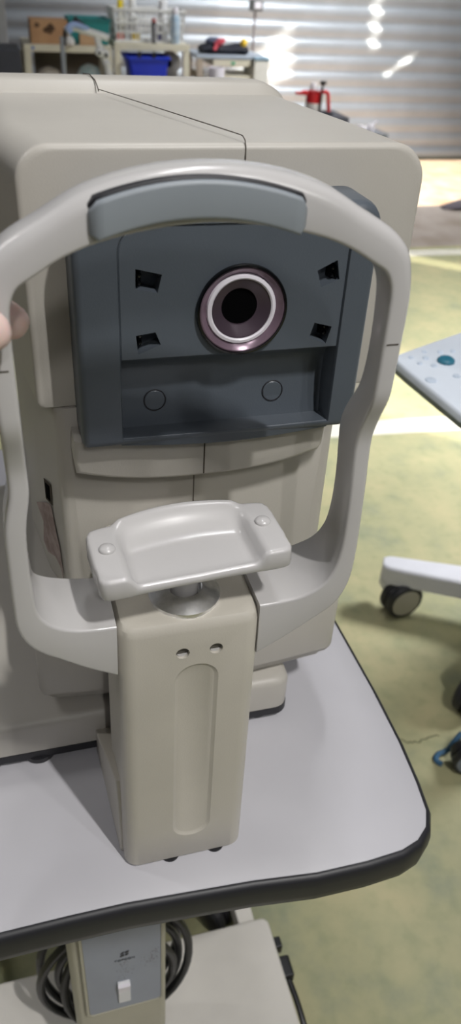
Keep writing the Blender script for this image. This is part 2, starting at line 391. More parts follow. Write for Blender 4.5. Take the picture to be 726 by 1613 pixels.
# --- moving stage
def stage(ins, z):
    pts = []
    for k in range(13):
        t = k/12; x = -.0915+.2475*t; y = .1225-.010*math.sin(math.pi*t); pts.append((x, y))
    pts = pts[1:-1]
    pts = [(-.0915, .150), (-.0915, .128), (-.0895, .1235), (-.084, .1212)]+pts[1:-1]+[(.1485, .1212), (.154, .1245), (.1565, .131), (.1565, .15), (.1565, .47), (-.0915, .47)]
    cx, cy = .03, .29
    return [(x+(ins if x < cx else -ins), y+(ins if y < cy else -ins), z) for x, y in pts]
bm = B(); loft(bm, [stage(.006, .7535), stage(.004, .7605), stage(.0008, .7625), stage(0, .767), stage(0, .835), stage(.004, .845), stage(.012, .850)]); obj('moving_stage', bm, 'cream', A, angle=50)
# --- lower body
def bsec(fl, zb, r, dz=0.0):
    xl, xr = -.063-fl, .126+fl*.6
    return rrect(xl, xr, zb, 1.0172, (.004, .004, r, .012), 8)
bm = B()
secs = [(.1215, [(x*(.965)+.0011, z*.995+.0045) for x, z in bsec(0, .8535, .040)]), (.1185, None)]
S0 = bsec(0, .8535, .040)
def shr(S, d, cx=.032, cz=.94):
    return [(x+(d if x < cx else -d), z+(d if z < cz else -d*0)) for x, z in S]
bm = B(); shell_y(bm, [(.1175, shr(S0, .006)), (.1190, shr(S0, .0025)), (.1225, shr(S0, .0005)), (.128, S0), (.16, bsec(.010, .853, .04)), (.22, bsec(.018, .853, .04)), (.46, bsec(.018, .853, .04))])
body = obj('lower_body', bm, 'cream', A, angle=50)
# collar under the panel
def collar(ins, zlow):
    top = [(-.0525+ins, 1.0045), (.109-ins, 1.0045)]
    bot = []
    for k in range(17):
        t = k/16; x = .1065-ins-(.1065+.0525-2*ins)*t
        z = .9710+.0105*abs(2*t-1)**2.5+zlow
        bot.append((x, z))
    return top+[(.1095-ins, 1.0), (.1088-ins, .9865)]+bot+[(-.0535+ins, .991), (-.053+ins, 1.0)]
bm = B(); shell_y(bm, [(.0975, collar(.003, .003)), (.0985, collar(.001, .001)), (.1005, collar(0, 0)), (.130, collar(0, 0))]); cl = obj('upper_collar', bm, 'cream', A, angle=50)
bm = B(); box(bm, .0276, .0284, .09715, .0980, .9735, 1.0035); box(bm, .0262, .0268, .1171, .1180, .88, .9745); obj('body_seam', bm, 'seam', body, smooth=False)
# --- head
def hsec(y, ins=0.0):
    t = max(0, min(1, (y-.12)/.10)); xl = -.0715-.013*t*t*(3-2*t); xr = .1605+.004*t
    zt = 1.1648-.045*(y-.12); pts = []
    base = rrect(xl+ins, xr-ins, 1.0170+ins*.3, zt-ins, (.018, .020, .006, .004), 8)
    return [(x, z+(0.0038*max(0, 1-((x-.044)/.11)**2) if z > 1.1 else 0)) for x, z in base]
bm = B(); shell_y(bm, [(.1195, hsec(.12, .0036)), (.1198, hsec(.12, .0022)), (.1206, hsec(.12, .0010)), (.1218, hsec(.12, .0003)), (.1232, hsec(.12, 0)), (.1290, hsec(.13, 0)), (.16, hsec(.16)), (.19, hsec(.19)), (.22, hsec(.22)), (.30, hsec(.30)), (.36, hsec(.36)), (.50, hsec(.50)), (.508, hsec(.5, .006))])
head = obj('head_housing', bm, 'cream', A, angle=50)
# rear hump with its step
def hump(y, ins=0, dz=0, xr=.166):
    base = rrect(-.089+ins, xr-ins, 1.05, 1.1628+dz-.11*max(0, y-.385), (.020, .030, .010, .010), 10)
    return [(x, z+(0.0035*max(0, 1-((x-.03)/.115)**2) if z > 1.1 else 0)) for x, z in base]
bm = B(); shell_y(bm, [(.364, hump(.37, .006, -.012)), (.368, hump(.37, .003, -.009)), (.372, hump(.37, .001, -.003)), (.378, hump(.378, 0, -.0006)), (.39, hump(.39)), (.42, hump(.42)), (.45, hump(.45)), (.49, hump(.49, .004, -.003)), (.51, hump(.51, .012, -.012))])
hp = obj('rear_cover', bm, 'cream', A, angle=50)
# seams on the head top and front
bm = B()
def toplz(x, y): return 1.1648-.045*(y-.12)+0.0038*max(0, 1-((x-.044)/.11)**2)
pts = [(.0508, .1190, 1.02), (.0508, .1190, 1.160), (.0508, .1195, 1.1640), (.0508, .1215, 1.1670), (.0505, .1255, 1.1685)]
for k in range(8):
    y = .13+k*.033; x = .0505-.0475*(y-.13)/.24; pts.append((x, y, toplz(x, y)+.0001))
tube(bm, pts, .0003, 6)
tube(bm, [(.0046, .3610, 1.1562), (.0042, .3660, 1.1592), (.0034, .3715, 1.1622), (.001, .385, 1.1646), (.0, .42, 1.1606)], .00045, 6)
obj('housing_seam', bm, 'seam', head)
bm = B()
for k in range(60):
    x = random.choice((random.uniform(.018, .050), random.uniform(.03, .05), random.uniform(-.02, .05))); z = random.gauss(1.1525, .0012); s_ = random.uniform(.0002, .0006)
    bm.faces.new([bm.verts.new((x+s_*1.5*math.cos(a*1.26)*random.uniform(.6, 1.2), .1193, z+s_*math.sin(a*1.26)*random.uniform(.6, 1.2))) for a in range(5)])
obj('grime', bm, 'stain', head, smooth=False)
# side label and slot on the left of the body
bm = B()
sx = lambda y: -.063-.010*min(1, (y-.128)/.032)-.008*max(0, min(1, (y-.16)/.06))-.0004
def sidepoly(pts): return [(sx(y), y, z) for y, z in pts]
prism(bm, sidepoly([(.140, .9490), (.152, .9470), (.152, .9300), (.141, .9310)]), (-.0003, 0, 0)); obj('side_slot', bm, M['seam'], body, smooth=False)
bm = B(); prism(bm, sidepoly([(.1425, .9460), (.1495, .9448), (.1495, .9325), (.143, .933)]), (-.0006, 0, 0)); obj('connector', bm, 'void', body, smooth=False)
bm = B(); pp = [(.134, .900), (.1385, .912), (.143, .930), (.152, .9265), (.168, .917), (.1605, .904), (.1635, .885), (.158, .878), (.144, .884), (.1355, .881), (.131, .872)]
prism(bm, [(sx(max(.129, y))-.0003-.003*max(0, (y-.160)/.01), y, z) for y, z in pp], (-.0003, 0, 0)); st = obj('torn_sticker', bm, 'paper', body, smooth=False)
st['label'] = 'torn greyish paper sticker on the left side'

# --- blue-grey front panel
PX0, PX1, PZ0, PZ1 = -.0485, .1215, 1.0055, 1.1435
def pout(ins, curve=True):
    R_ = rrect(PX0+ins, PX1-ins, PZ0+ins, PZ1-ins, (.010, .012, .008, .003), 6)
    # slight trapezoid on the left: the lower end a touch wider
    return R_
OX0, OX1, OZ1 = -.0255, .1045, 1.1345    # opening for lens plate and recess
def popen(y, d=0): return [(x, y, z) for x, z in rrect(OX0+d, OX1-d, PZ0+.0052, OZ1-d, (.014, .004, .0005, .0005), 6)]
bm = B()
outer = [(ins, y) for ins, y in ((0, .128), (0, .092), (.0008, .0875), (.0025, .0855), (.0045, .085))]
rings = [[(x, y, z) for x, z in pout(i)] for i, y in outer] + [popen(.085), popen(.0865, .0008), popen(.115, .0015)]
loft(bm, rings, caps=True)
pnl = obj('front_panel', bm, 'blue', A, angle=40)
# lens plate: fills the upper part of the opening
bm = B(); pl = [(x, z) for x, z in rrect(OX0+.0006, OX1-.0006, 1.0605, OZ1-.0006, (.0135, .003, .0005, .0005), 6)]
def insp(P_, d, cx=.0395, cz=1.098): return [(x+(d if x < cx else -d), z+(d if z < cz else -d)) for x, z in P_]
shell_y(bm, [(.112, pl), (.0868, pl), (.0860, insp(pl, .0008))])
plate = obj('lens_plate', bm, 'blue', A, angle=40)
# sensor windows cut into the plate (boolean), dark boxes with small LEDs inside
wins = [[(-.0157, 1.1120), (-.0016, 1.1085), (-.0040, 1.0985), (-.0159, 1.1012)],
        [(-.0161, 1.0751), (-.0052, 1.0765), (-.0023, 1.0692), (-.0150, 1.0640)],
        [(.0862, 1.1070), (.0975, 1.1125), (.1000, 1.1015), (.0895, 1.0975)],
        [(.0880, 1.0765), (.0990, 1.0735), (.0965, 1.0632), (.0855, 1.0672)]]
bm = B()
for wv in wins: prism(bm, [(x, .07, z) for x, z in wv], (0, .0265, 0))
lathe(bm, [(.0245, .07), (.0245, .108)], (.0434, 0, 1.087), 'y', 48)
bmesh.ops.recalc_face_normals(bm, faces=bm.faces[:])
cme = bpy.data.meshes.new('cutter'); 
for v in bm.verts: v.co -= ORG['autorefractor']
bm.to_mesh(cme); bm.free(); cut = bpy.data.objects.new('cutter', cme); COL.objects.link(cut); cut.location = ORG['autorefractor']
md = plate.modifiers.new('cut', 'BOOLEAN'); md.object = cut; md.operation = 'DIFFERENCE'; md.solver = 'EXACT'
bpy.context.view_layer.update()
dg = bpy.context.evaluated_depsgraph_get(); nm = bpy.data.meshes.new_from_object(plate.evaluated_get(dg))
plate.modifiers.clear(); plate.data = nm; bpy.data.objects.remove(cut)
try: nm.set_sharp_from_angle(angle=math.radians(30))
except Exception: pass
for i, wv in enumerate(wins):
    left = i < 2
    cx = sum(p[0] for p in wv)/4; cz = sum(p[1] for p in wv)/4
    bm = B(); xs = min(p[0] for p in wv)+.0002 if left else max(p[0] for p in wv)-.0002
    sgn = 1 if left else -1
    # black emitter wedge on the outer side of the pocket
    prism(bm, [(xs+sgn*.0012, .0875, cz-.0038), (xs+sgn*.0045, .0962, cz-.0038), (xs+sgn*.0012, .0962, cz-.0038)], (0, 0, .0076))
    wo = obj('sensor_window', bm, 'black', plate, smooth=False)
    for dzz in (-.0020, .0022):
        obj('sensor_lamp', lathe(B(), [(.0, -.0014), (.0009, -.0011), (.0013, -.0003), (.0013, .0006)], (xs+sgn*.0026, .0905, cz+dzz), 'y', 16), 'black', plate)
# lens
LC = (.0434, 0, 1.0870)
obj('lens_rim', lathe(B(), [(.0236, .100), (.0258, .0862), (.0262, .0845), (.0258, .0832), (.0247, .0828), (.0243, .0840), (.0236, .0850)], LC, 'y', 64, closed=True), 'black', A)
ln = obj('lens_ring', lathe(B(), [(.0243, .098), (.0243, .0838), (.0236, .0836), (.0205, .0868), (.0185, .0872), (.0184, .098)], LC, 'y', 64, closed=True), 'mauve', A)
obj('light_ring', lathe(B(), [(.0200, .098), (.0202, .0866), (.0196, .0854), (.0180, .0850), (.0172, .0856), (.0170, .098)], LC, 'y', 64, closed=True), 'ringwhite', A)
obj('lens_cone', lathe(B(), [(.0171, .094), (.0171, .0862), (.0160, .0864), (.0110, .0905), (.0104, .0906), (.0104, .0945)], LC, 'y', 64, closed=True), 'mauve_dark', A)
obj('aperture', lathe(B(), [(.0, .0915), (.0105, .0912), (.0105, .0940), (0, .0940)], LC, 'y', 48), 'void', A)
# recess below the lens plate: curved cove then apron with two plugs
bm = B(); prof = [(.0868, 1.0605), (.0905, 1.0600), (.0955, 1.0575), (.0995, 1.0535), (.1015, 1.048), (.1020, 1.043), (.1020, 1.0340), (.1005, 1.0200), (.0980, 1.0065), (.112, 1.0060), (.112, 1.0605)]
prism(bm, [(OX0+.0014, y, z) for y, z in prof], (OX1-OX0-.0028, 0, 0)); ap = obj('recess_apron', bm, 'blue', A, angle=40)
for x in (-.0030, .0712):
    bm = B(); lathe(bm, [(.0063, .1030), (.0063, .1014), (.0058, .1009), (0, .1009)], (x, 0, 1.0270), 'y', 36, Matrix.Rotation(-.107, 3, 'X') if 0 else None); pg = obj('plug', bm, 'blue', ap)
    bm = B(); tube(bm, [(x+.0065*math.cos(2*math.pi*k/36), .1010+.0065*.107*math.sin(2*math.pi*k/36), 1.0270+.0065*math.sin(2*math.pi*k/36)) for k in range(36)], .0004, 6, closed=True); obj('plug_groove', bm, 'dark', ap)
# panel lower lip, curved forward at centre
bm = B(); pts = []
for k in range(21):
    t = k/20; x = OX0-.0006+(OX1-OX0+.0012)*t; pts.append((x, .0862+.001*(2*t-1)**2, 1.0056-.0036*math.sin(math.pi*t)))
top = [(x, y, z+.006) for x, y, z in pts]
rings = [[(x, y, z) for (x, y, z) in [(p[0], p[1], p[2]), (p[0], p[1]-.0012, 1.0112), (p[0], p[1]+.024, 1.0112), (p[0], p[1]+.024, p[2])]] for p in pts]
loft(bm, rings); obj('panel_lip', bm, 'blue', A, bevel=.0008)

# --- chin rest column
def csec(z):
    t = (z-.70)/.237
    xl = -.0452+.0015*t; xr = .0418-.0008*t
    yf = 0.0; yb = .062
    return xl, xr, yf, yb
def cring(z, d=0):
    xl, xr, yf, yb = csec(z)
    return [(x, y, z) for x, y in rrect(xl+d, xr-d, yf+d, yb-d, (.003, .003, .010, .010), 6)]
bm = B(); loft(bm, [cring(.7005, .002), cring(.704), cring(.74), cring(.80), cring(.87), cring(.930), cring(.9345, .001), cring(.9368, .0028), cring(.9378, .006)])
colm = obj('chin_rest_column', bm, 'column', A, angle=50)
def cut_from(o, bm):
    bmesh.ops.recalc_face_normals(bm, faces=bm.faces[:]); g = ORG['autorefractor']
    for v in bm.verts: v.co -= g
    cme = bpy.data.meshes.new('cutter'); bm.to_mesh(cme); bm.free()
    cut = bpy.data.objects.new('cutter', cme); COL.objects.link(cut); cut.location = g
    md = o.modifiers.new('cut', 'BOOLEAN'); md.object = cut; md.operation = 'DIFFERENCE'; md.solver = 'EXACT'
    bpy.context.view_layer.update()
    nm = bpy.data.meshes.new_from_object(o.evaluated_get(bpy.context.evaluated_depsgraph_get()))
    o.modifiers.clear(); o.data = nm; bpy.data.objects.remove(cut)
    nm.set_sharp_from_angle(angle=math.radians(30))
def stad(ins, y): return [(x, y, z) for x, z in rrect(-.0112+ins, .0158-ins, .7285+ins, .9035-ins, .0132-ins, 8)]
bm = B(); loft(bm, [stad(-.0010, -.002), stad(0, 0), stad(.0010, .0007), stad(.0022, .0013), stad(.0024, .0014)])
for x in (-.0066, .0135): lathe(bm, [(.0041, -.002), (.0041, .010)], (x, 0, .9140), 'y', 28)
cut_from(colm, bm)
hole_m = mat('hole_plastic', (92, 88, 80), .8)
for x in (-.0066, .0135):
    bm = B(); lathe(bm, [(.0040, .0100), (.0040, .0030), (.0036, .0024), (0, .0024)], (x, 0, .9134), 'y', 28); obj('screw_cap', bm, hole_m, colm)
    bm = B(); prism(bm, [(x+.0030*math.cos(math.radians(195+15*k)), .0022, .9128+.0028*math.sin(math.radians(195+15*k))) for k in range(11)], (0, -.0004, 0)); obj('lit_crescent', bm, 'white', colm, smooth=False)  # pale crescent over the dark cap paints light on the hole's lower edge
# side foot fairing
bm = B(); prism(bm, [(-.0520, .112, .7005), (-.0520, .118, .716), (-.0520, .114, .7245), (-.0515, .080, .7480), (-.0505, .045, .7750), (-.0475, .020, .780), (-.0470, .016, .76), (-.0470, .016, .7005)], (.012, 0, 0)); obj('side_foot', bm, 'column', A, bevel=.0012)
obj('column_back', box(B(), -.036, .034, .058, .115, .705, .93), 'column', A, bevel=.004)
for x in (-.012, .022):
    obj('levelling_pad', lathe(B(), [(.007, .7002), (.007, .7015)], (x, .006, 0), 'z', 20), 'dark', colm)
# --- head rest frame
st_ = [ # inner x,z  outer x,z  yf yb
 (.0395, .9405, .0400, .9010, .0025, .048), (.0530, .9415, .0555, .9105, .0020, .048), (.0655, .9445, .0725, .9230, .0010, .047),
 (.0755, .9510, .0860, .9350, .000, .043), (.0815, .9610, .0925, .9500, -.0002, .036), (.0842, .9750, .0942, .9680, -.0002, .029), (.0845, .9920, .0940, .9900, -.0002, .0245),
 (.0838, 1.015, .0932, 1.015, -.0002, .0225), (.0830, 1.035, .0925, 1.035, .0005, .0235), (.0828, 1.048, .0923, 1.048, .0005, .0240),
 (.0828, 1.060, .0923, 1.060, -.0030, .0190), (.0828, 1.075, .0923, 1.075, -.0095, .0095), (.0828, 1.088, .0925, 1.088, -.0105, .0060), (.0828, 1.105, .0927, 1.105, -.0105, .0050),
 (.0826, 1.122, .0928, 1.124, -.0105, .0060), (.0818, 1.1315, .0925, 1.136, -.0105, .0075), (.0785, 1.1385, .0895, 1.1470, -.0102, .0090), (.0715, 1.1430, .0815, 1.1555, -.0098, .0100), (.0600, 1.1495, .0680, 1.1632, -.0090, .0105),
 (.0460, 1.1545, .0500, 1.1730, -.0080, .0110), (.0250, 1.1587, .0260, 1.1795, -.0070, .0115), (.0, 1.1608, .0, 1.1815, -.0065, .0120)]
def fsec(s, sg, sh=0.0):
    ix, iz, ox, oz, yf, yb = s
    i = Vector((sg*ix+sh, 0, iz)); o_ = Vector((sg*ox+sh, 0, oz)); d = (o_-i)
    L = d.length; rb = min(.0018, L*.3); ro = min(.0070, L*.42) if iz > 1.13 else .0026
    u = d/L; out = []
    def P(a, y): q = i+u*a; return (q.x, y, q.z)
    # inner-front corner
    for k in range(4):
        a = math.radians(90*k/3); out.append(P(rb*(1-math.sin(a)) if 0 else rb-rb*math.cos(math.pi/2-a)*1.0 if 0 else rb*(1-math.cos(a)), yf+rb*(1-math.sin(a))))
    for k in range(6):
        a = math.radians(90*k/5); out.append(P(L-ro+ro*math.sin(a), yf+ro*(1-math.cos(a))))
    for k in range(4):
        a = math.radians(90*k/3); out.append(P(L-rb+rb*math.cos(a), yb-rb+rb*math.sin(a)))
    for k in range(4):
        a = math.radians(90*k/3); out.append(P(rb-rb*math.sin(a), yb-rb+rb*math.cos(a)))
    return out
def shift(s):   # arch centre is a touch left of the column centre near the top
    return 0.0
right = [fsec(s, 1) for s in st_]
left = [fsec((s[0]+(.0045 if i < 2 else .0035 if 2 <= i < 5 else .002 if i < 8 else -.0005), s[1], s[2]+(.0045 if i < 2 else .004 if i < 5 else .003 if i < 8 else -.0005), s[3], s[4], s[5]), -1) for i, s in enumerate(st_[:-1])]
# spline refinement between stations
def refine(rings, k=3):
    out = []
    n = len(rings[0])
    cols = [smoothpath([r[j] for r in rings], k) for j in range(n)]
    return [[cols[j][i] for j in range(n)] for i in range(len(cols[0]))]
bm = B(); loft(bm, refine(right+left[::-1], 4)); arch = obj('head_rest_frame', bm, 'white', A, angle=60)
# eye-level joint marks on both legs
for sg in (1, -1):
    x0, x1 = sorted((sg*.0822, sg*.0929))
    bm = B(); box(bm, x0+.0022, x1-.0026, -.01075, -.0090, 1.1046, 1.1052); obj('joint_line', bm, 'seam', arch, smooth=False)
# forehead pad
def pad(ins, y):
    top = []; bot = []
    for k in range(17):
        t = k/16; x = -.0470+ins+(.0840-2*ins)*t; s = (2*t-1)
        top.append((x, y, 1.1772-.0095*s*s-ins)); bot.append((x, y, 1.1615-.0045*s*s+ins))
    return top+bot[::-1]
def padb(ins, y0, y1):
    R_ = []
    for (x, y, z) in pad(ins, 0):
        R_.append((x, y0+y1*((x+.005)/.042)**2, z))
    return R_
def padloft(grow, yback, yfront, rr_):
    rings = []
    N = 28
    for k in range(N+1):
        t = k/N; x = -.0490-grow+(.0880+2*grow)*t; q = 2*t-1
        e = max(0, (abs(x+.005)-(.0440+grow-.004))/.004); e = min(1, e); kk = .003*(1-math.sqrt(max(0, 1-e*e)))
        zt = 1.1782-.0080*q*q+grow-kk; zb = 1.1638-.0085*q*q+grow*.6+kk; yf = yfront-.0010*q*q+kk*1.2
        yb = yback
        sec = [(yb, zb), (yf+rr_, zb)]
        for m_ in range(5):
            a = math.radians(90*m_/4); sec.append((yf+rr_-rr_*math.sin(a), zb+rr_-rr_*math.cos(a)))
        for m_ in range(5):
            a = math.radians(90*m_/4); sec.append((yf+rr_-rr_*math.cos(a), zt-rr_+rr_*math.sin(a)))
        sec.append((yb, zt)); rings.append([(x, y, z) for y, z in sec])
    b = B(); loft(b, rings); return b
pad_o = obj('forehead_pad', padloft(0, .004, -.0120, .0016), 'bluepad', A, angle=60)
obj('pad_gap', padloft(.0010, .003, -.0090, .0008), 'dark', pad_o, angle=60)
# --- collar, stem, chin rest
obj('steel_collar', lathe(B(), [(.0212, .9372), (.0212, .9400), (.0195, .9408), (.0125, .9440), (.0105, .9445), (.0100, .9400)], (-.0005, .0250, 0), 'z', 48), 'chrome', A)
obj('chin_rest_stem', lathe(B(), [(.0082, .938), (.0082, .964), (.0088, .9705)], (-.0005, .0250, 0), 'z', 32), 'white', A)
# tray in local coordinates: u along width, v depth, height field
TC = Vector((-.0008, .0195, .9840)); tu = Vector((1, .045, .028)).normalized(); tv = Vector((-.045, 1, 0)); tv = (tv-tu*tv.dot(tu)).normalized(); tw = tu.cross(tv)
W2, DB, DF = .0522, .0215, .0245
def edge_back(u):
    a = abs(u)/W2
    base = DB+.0
    bulge = .0085*max(0, math.cos(min(1, a/.74)*math.pi/2))**.8
    return base+bulge-(.002*(a-.8)/.2 if a > .8 else 0)
def edge_front(u):
    a = abs(u)/W2
    return -DF+.0012*max(0, math.cos(min(1, a/.72)*math.pi/2))**.6
def height(u, f):  # f 0 front .. 1 back
    a = abs(u)/W2; h = 0.0
    # scoop: deepest in the middle, open to the front
    wv = max(0, 1-(abs(u)/(W2*.70))**3.0)
    sc = math.sin(math.pi*min(1, max(0, (f+.10)/1.02)))**.9 if f < .93 else math.sin(math.pi*min(1, (f+.10)/1.02))**1
    e = max(0, min(1, (.75-a)/.13)); e = e*e*(3-2*e)
    g = max(0, min(1, (1-f)/.42)); g = g*g*(3-2*g)          # back wall of the scoop
    h = -.0085*e*g-.0012*e*(1-a)*g
    h += .0022*e*max(0, min(1, (f-.80)/.2))
    h += .0022*e*max(0, 1-f/.10)
    return h
NU, NV = 56, 26
bm = B(); topv = []
for i in range(NU+1):
    uu = -W2+2*W2*i/NU
    # pull corners for rounding
    row = []
    for j in range(NV+1):
        f_ = j/NV; cr_ = .004
        e = max(0, (abs(uu)-(W2-cr_))/cr_); k = cr_*(1-math.sqrt(max(0, 1-e*e)))
        y0 = edge_front(uu)+k; y1 = edge_back(uu)-k
        row.append((uu, y0+(y1-y0)*f_, height(uu, f_)))
    topv.append(row)
def W(p): return TC+tu*p[0]+tv*p[1]+tw*p[2]
per = [topv[i][0] for i in range(NU+1)]+[topv[NU][j] for j in range(1, NV+1)]+[topv[i][NV] for i in range(NU-1, -1, -1)]+[topv[0][j] for j in range(NV-1, 0, -1)]
G = [[bm.verts.new(W(p)) for p in r] for r in topv]
for i in range(NU):
    for j in range(NV): bm.faces.new((G[i][j], G[i+1][j], G[i+1][j+1], G[i][j+1]))
pv = [G[i][0] for i in range(NU+1)]+[G[NU][j] for j in range(1, NV+1)]+[G[i][NV] for i in range(NU-1, -1, -1)]+[G[0][j] for j in range(NV-1, 0, -1)]
cx0 = Vector((0, 0))
prevr = pv
for (off, dz, absz) in ((.0012, -.0006, None), (.0019, -.0020, None), (.0022, None, -.0105), (.0012, None, -.0125), (-.0035, None, -.0125), (-.006, None, -.0112), (-.020, None, -.0108)):
    cur = []
    for (u, v, h) in per:
        d = Vector((u/W2, (v+.0)/.024)); 
        nx = (1 if u > 0 else -1) if abs(u) > W2-.0045 else 0.0
        j = (v/.024)
        vv = Vector((u*0.35/W2 if abs(u) < W2-.0045 else nx, 1.0 if v > .012 else -1.0 if v < -.012 else 0.0))
        if vv.length < .01: vv = Vector((nx, 0))
        vv = vv.normalized()
        z = h+dz if dz is not None else absz
        cur.append(bm.verts.new(W((u+vv.x*off, v+vv.y*off, z))))
    n = len(cur)
    for i in range(n): bm.faces.new((prevr[i], prevr[(i+1) % n], cur[(i+1) % n], cur[i]))
    prevr = cur
bm.faces.new(prevr)
tray = obj('chin_rest', bm, 'white', A, angle=55)
for u, v in ((-.0445, .0015), (.0450, .0020)):
    q = W((u, v, 0)); bm = B(); lathe(bm, [(.0044, -.001), (.0046, .0006), (.0042, .0014), (.0026, .0024), (0, .0028)], q, 'z', 24); obj('paper_pin', bm, 'white', tray, angle=80)

# ================================================================== HAND
H = root('person', 'person reaching in from the left, bare fingers gripping the forehead arch', 'person', (-.16, .0, 1.09))
def skin_mesh(verts, edges_, radii, name, parent, m, sub=2):
    me = bpy.data.meshes.new(name); me.from_pydata([Vector(v)-ORG['person'] for v in verts], edges_, []); me.materials.append(srf(m))
    o = bpy.data.objects.new(name, me); COL.objects.link(o); o.parent = parent
    md = o.modifiers.new('skin', 'SKIN'); md.use_smooth_shade = True
    for i, r in enumerate(radii): me.skin_vertices[0].data[i].radius = (r, r) if not isinstance(r, tuple) else r
    me.skin_vertices[0].data[0].use_root = True
    s = o.modifiers.new('sub', 'SUBSURF'); s.levels = sub; s.render_levels = sub
    return o
V = []; E = []; RR = []
def add(p, r, par=None):
    V.append(p); RR.append(r)
    if par is not None: E.append((par, len(V)-1))
    return len(V)-1
wr = add((-.235, .020, 1.055), .024)
fa = add((-.42, .00, .98), .034, wr)
pm = add((-.190, .026, 1.080), (.020, .026), wr)
pk = add((-.155, .030, 1.100), (.014, .030), pm)
hand_o = skin_mesh(V, E, RR, 'hand', H, 'skin')
def finger(pts, rad, nm):
    verts = [pts[0]]+pts[1:]; ed = [(i, i+1) for i in range(len(pts)-1)]
    return skin_mesh(verts, ed, rad, nm, H, 'skin')
finger([(-.165, .027, 1.118), (-.135, .030, 1.136), (-.108, .031, 1.1430), (-.086, .027, 1.1410), (-.0700, .0225, 1.1352)], [.009, .0088, .0080, .0076, .0064], 'index_finger')
finger([(-.160, .030, 1.100), (-.130, .036, 1.117), (-.103, .034, 1.121), (-.085, .026, 1.1150), (-.0745, .0195, 1.1085)], [.010, .0094, .0090, .0088, .0078], 'middle_finger')
finger([(-.162, .030, 1.085), (-.135, .036, 1.097), (-.109, .033, 1.102), (-.093, .025, 1.0990), (-.0832, .0190, 1.0965)], [.009, .0084, .0080, .0070, .0060], 'ring_finger')
finger([(-.168, .028, 1.070), (-.142, .033, 1.076), (-.118, .030, 1.079), (-.104, .023, 1.078)], [.008, .0074, .0066, .0055], 'little_finger')
finger([(-.195, .010, 1.085), (-.160, -.012, 1.102), (-.122, -.0220, 1.118), (-.094, -.0225, 1.1265), (-.0810, -.0195, 1.1285)], [.012, .0105, .0098, .0092, .0080], 'thumb')

# ================================================================== CONSOLE CART (right)
M['cartw'] = mat('cart_white_plastic', (214, 214, 220), 0.4)
M['teal'] = mat('teal_button', (40, 110, 132), 0.4)
M['grey_btn'] = mat('grey_button', (196, 208, 222), 0.4)
K = root('medical_cart', 'white medical cart with keypad console, its angled castor leg standing on the green floor', 'cart', (1.05, .75, 0))
CZ = .80
def cons(ins, z):
    P_ = [(.440, .594), (.452, .600), (.80, .800), (.95, .60), (.84, -.05), (.53, -.15)]
    # corner near (.44,.59); front-left edge runs towards the camera
    return P_
# console outline on plane z=CZ from the two visible edges
ctop = [(.4260, .5870), (.4285, .5975), (.4370, .6060), (.4900, .6300), (.7600, .7500), (.9200, .7600), (.9200, .2000), (.5000, .2600), (.4400, .4300), (.4275, .5600)]
def cring_(ins, z):
    c = Vector((.62, .52)); out = []; n = len(ctop)
    for i in range(n):
        p0, p1, p2 = Vector(ctop[i-1]), Vector(ctop[i]), Vector(ctop[(i+1) % n]); t = (p2-p0).normalized(); nr = Vector((t.y, -t.x))
        if (p1-c).dot(nr) < 0: nr = -nr
        q = p1-nr*ins; out.append((q.x, q.y, z))
    return out
bm = B(); loft(bm, [cring_(.004, CZ-.022), cring_(.001, CZ-.020), cring_(0, CZ-.012)], True); obj('console_underside', bm, mat('console_grey', (132, 142, 140), .5), K, angle=50)
bm = B(); loft(bm, [cring_(0, CZ-.0122), cring_(.0, CZ-.005), cring_(.0012, CZ-.0015), cring_(.004, CZ)]); obj('console_top', bm, mat('console_top_plastic', (222, 230, 240), .4), K, angle=50)
CARTC = (1.05, .72)
obj('cart_column', box(B(), .99, 1.11, .63, .79, .11, CZ-.02), 'cartw', K, bevel=.01)
obj('console_bracket', box(B(), .85, 1.11, .60, .76, CZ-.04, CZ-.018), 'cartw', K, bevel=.004)
# leg from the column to the visible castor
def leg(p0, p1, h0, h1, w0, w1):
    p0 = Vector(p0); p1 = Vector(p1); d = (p1-p0); n_ = Vector((-d.y, d.x, 0)).normalized(); rings = []
    L = d.length
    for t, s, zz in ((0, .7, .0), (.015/L, 1, .0), (.05/L, 1.05, 0), (.5, 1.15, 0), (1, 1.3, 0)):
        c = p0+d*t; wv = (w0+(w1-w0)*t)*s/2; zt = h0+(h1-h0)*t; zb = zt-.048*(1 if t > .01 else .8)
        rings.append([tuple(c+n_*x)[:2]+(z_,) for x, z_ in ((-wv, zb), (-wv, zt-.006), (-wv+.006, zt), (wv-.006, zt), (wv, zt-.006), (wv, zb))])
    b = B(); loft(b, rings); return b
obj('castor_leg', leg((.680, .930, 0), (1.02, .735, 0), .132, .145, .050, .068), 'cartw', K, bevel=.003)
obj('castor_leg', leg((.715, .585, 0), (1.02, .70, 0), .132, .145, .050, .068), 'cartw', K, bevel=.003)
castor(K, (.722, .890, 0), .046, .020, math.radians(-85), mat('hub_grey', (170, 166, 152), .5), bracket='cartw', top=.1)
castor(K, (.738, .590, 0), .046, .020, math.radians(-60), M['cartw'], bracket='cartw', top=.1)
castor(K, (1.38, .60, 0), .034, .017, .3, M['cartw'], bracket='cartw', top=.1)
obj('castor_leg', leg((1.40, .58, 0), (1.06, .72, 0), .132, .145, .050, .068), 'cartw', K, bevel=.003)
from math import cos, sin
btn = [(.450, .5900, .0035), (.4535, .5700, .0035), (.4700, .5850, .0045), (.470, .5600, .0045), (.4445, .5200, .0075), (.4850, .5250, .0050), (.500, .600, .004), (.478, .605, .0035), (.505, .575, .0045), (.50, .49, .006), (.53, .52, .006), (.47, .455, .006), (.52, .60, .004), (.54, .57, .004), (.50, .43, .006)]
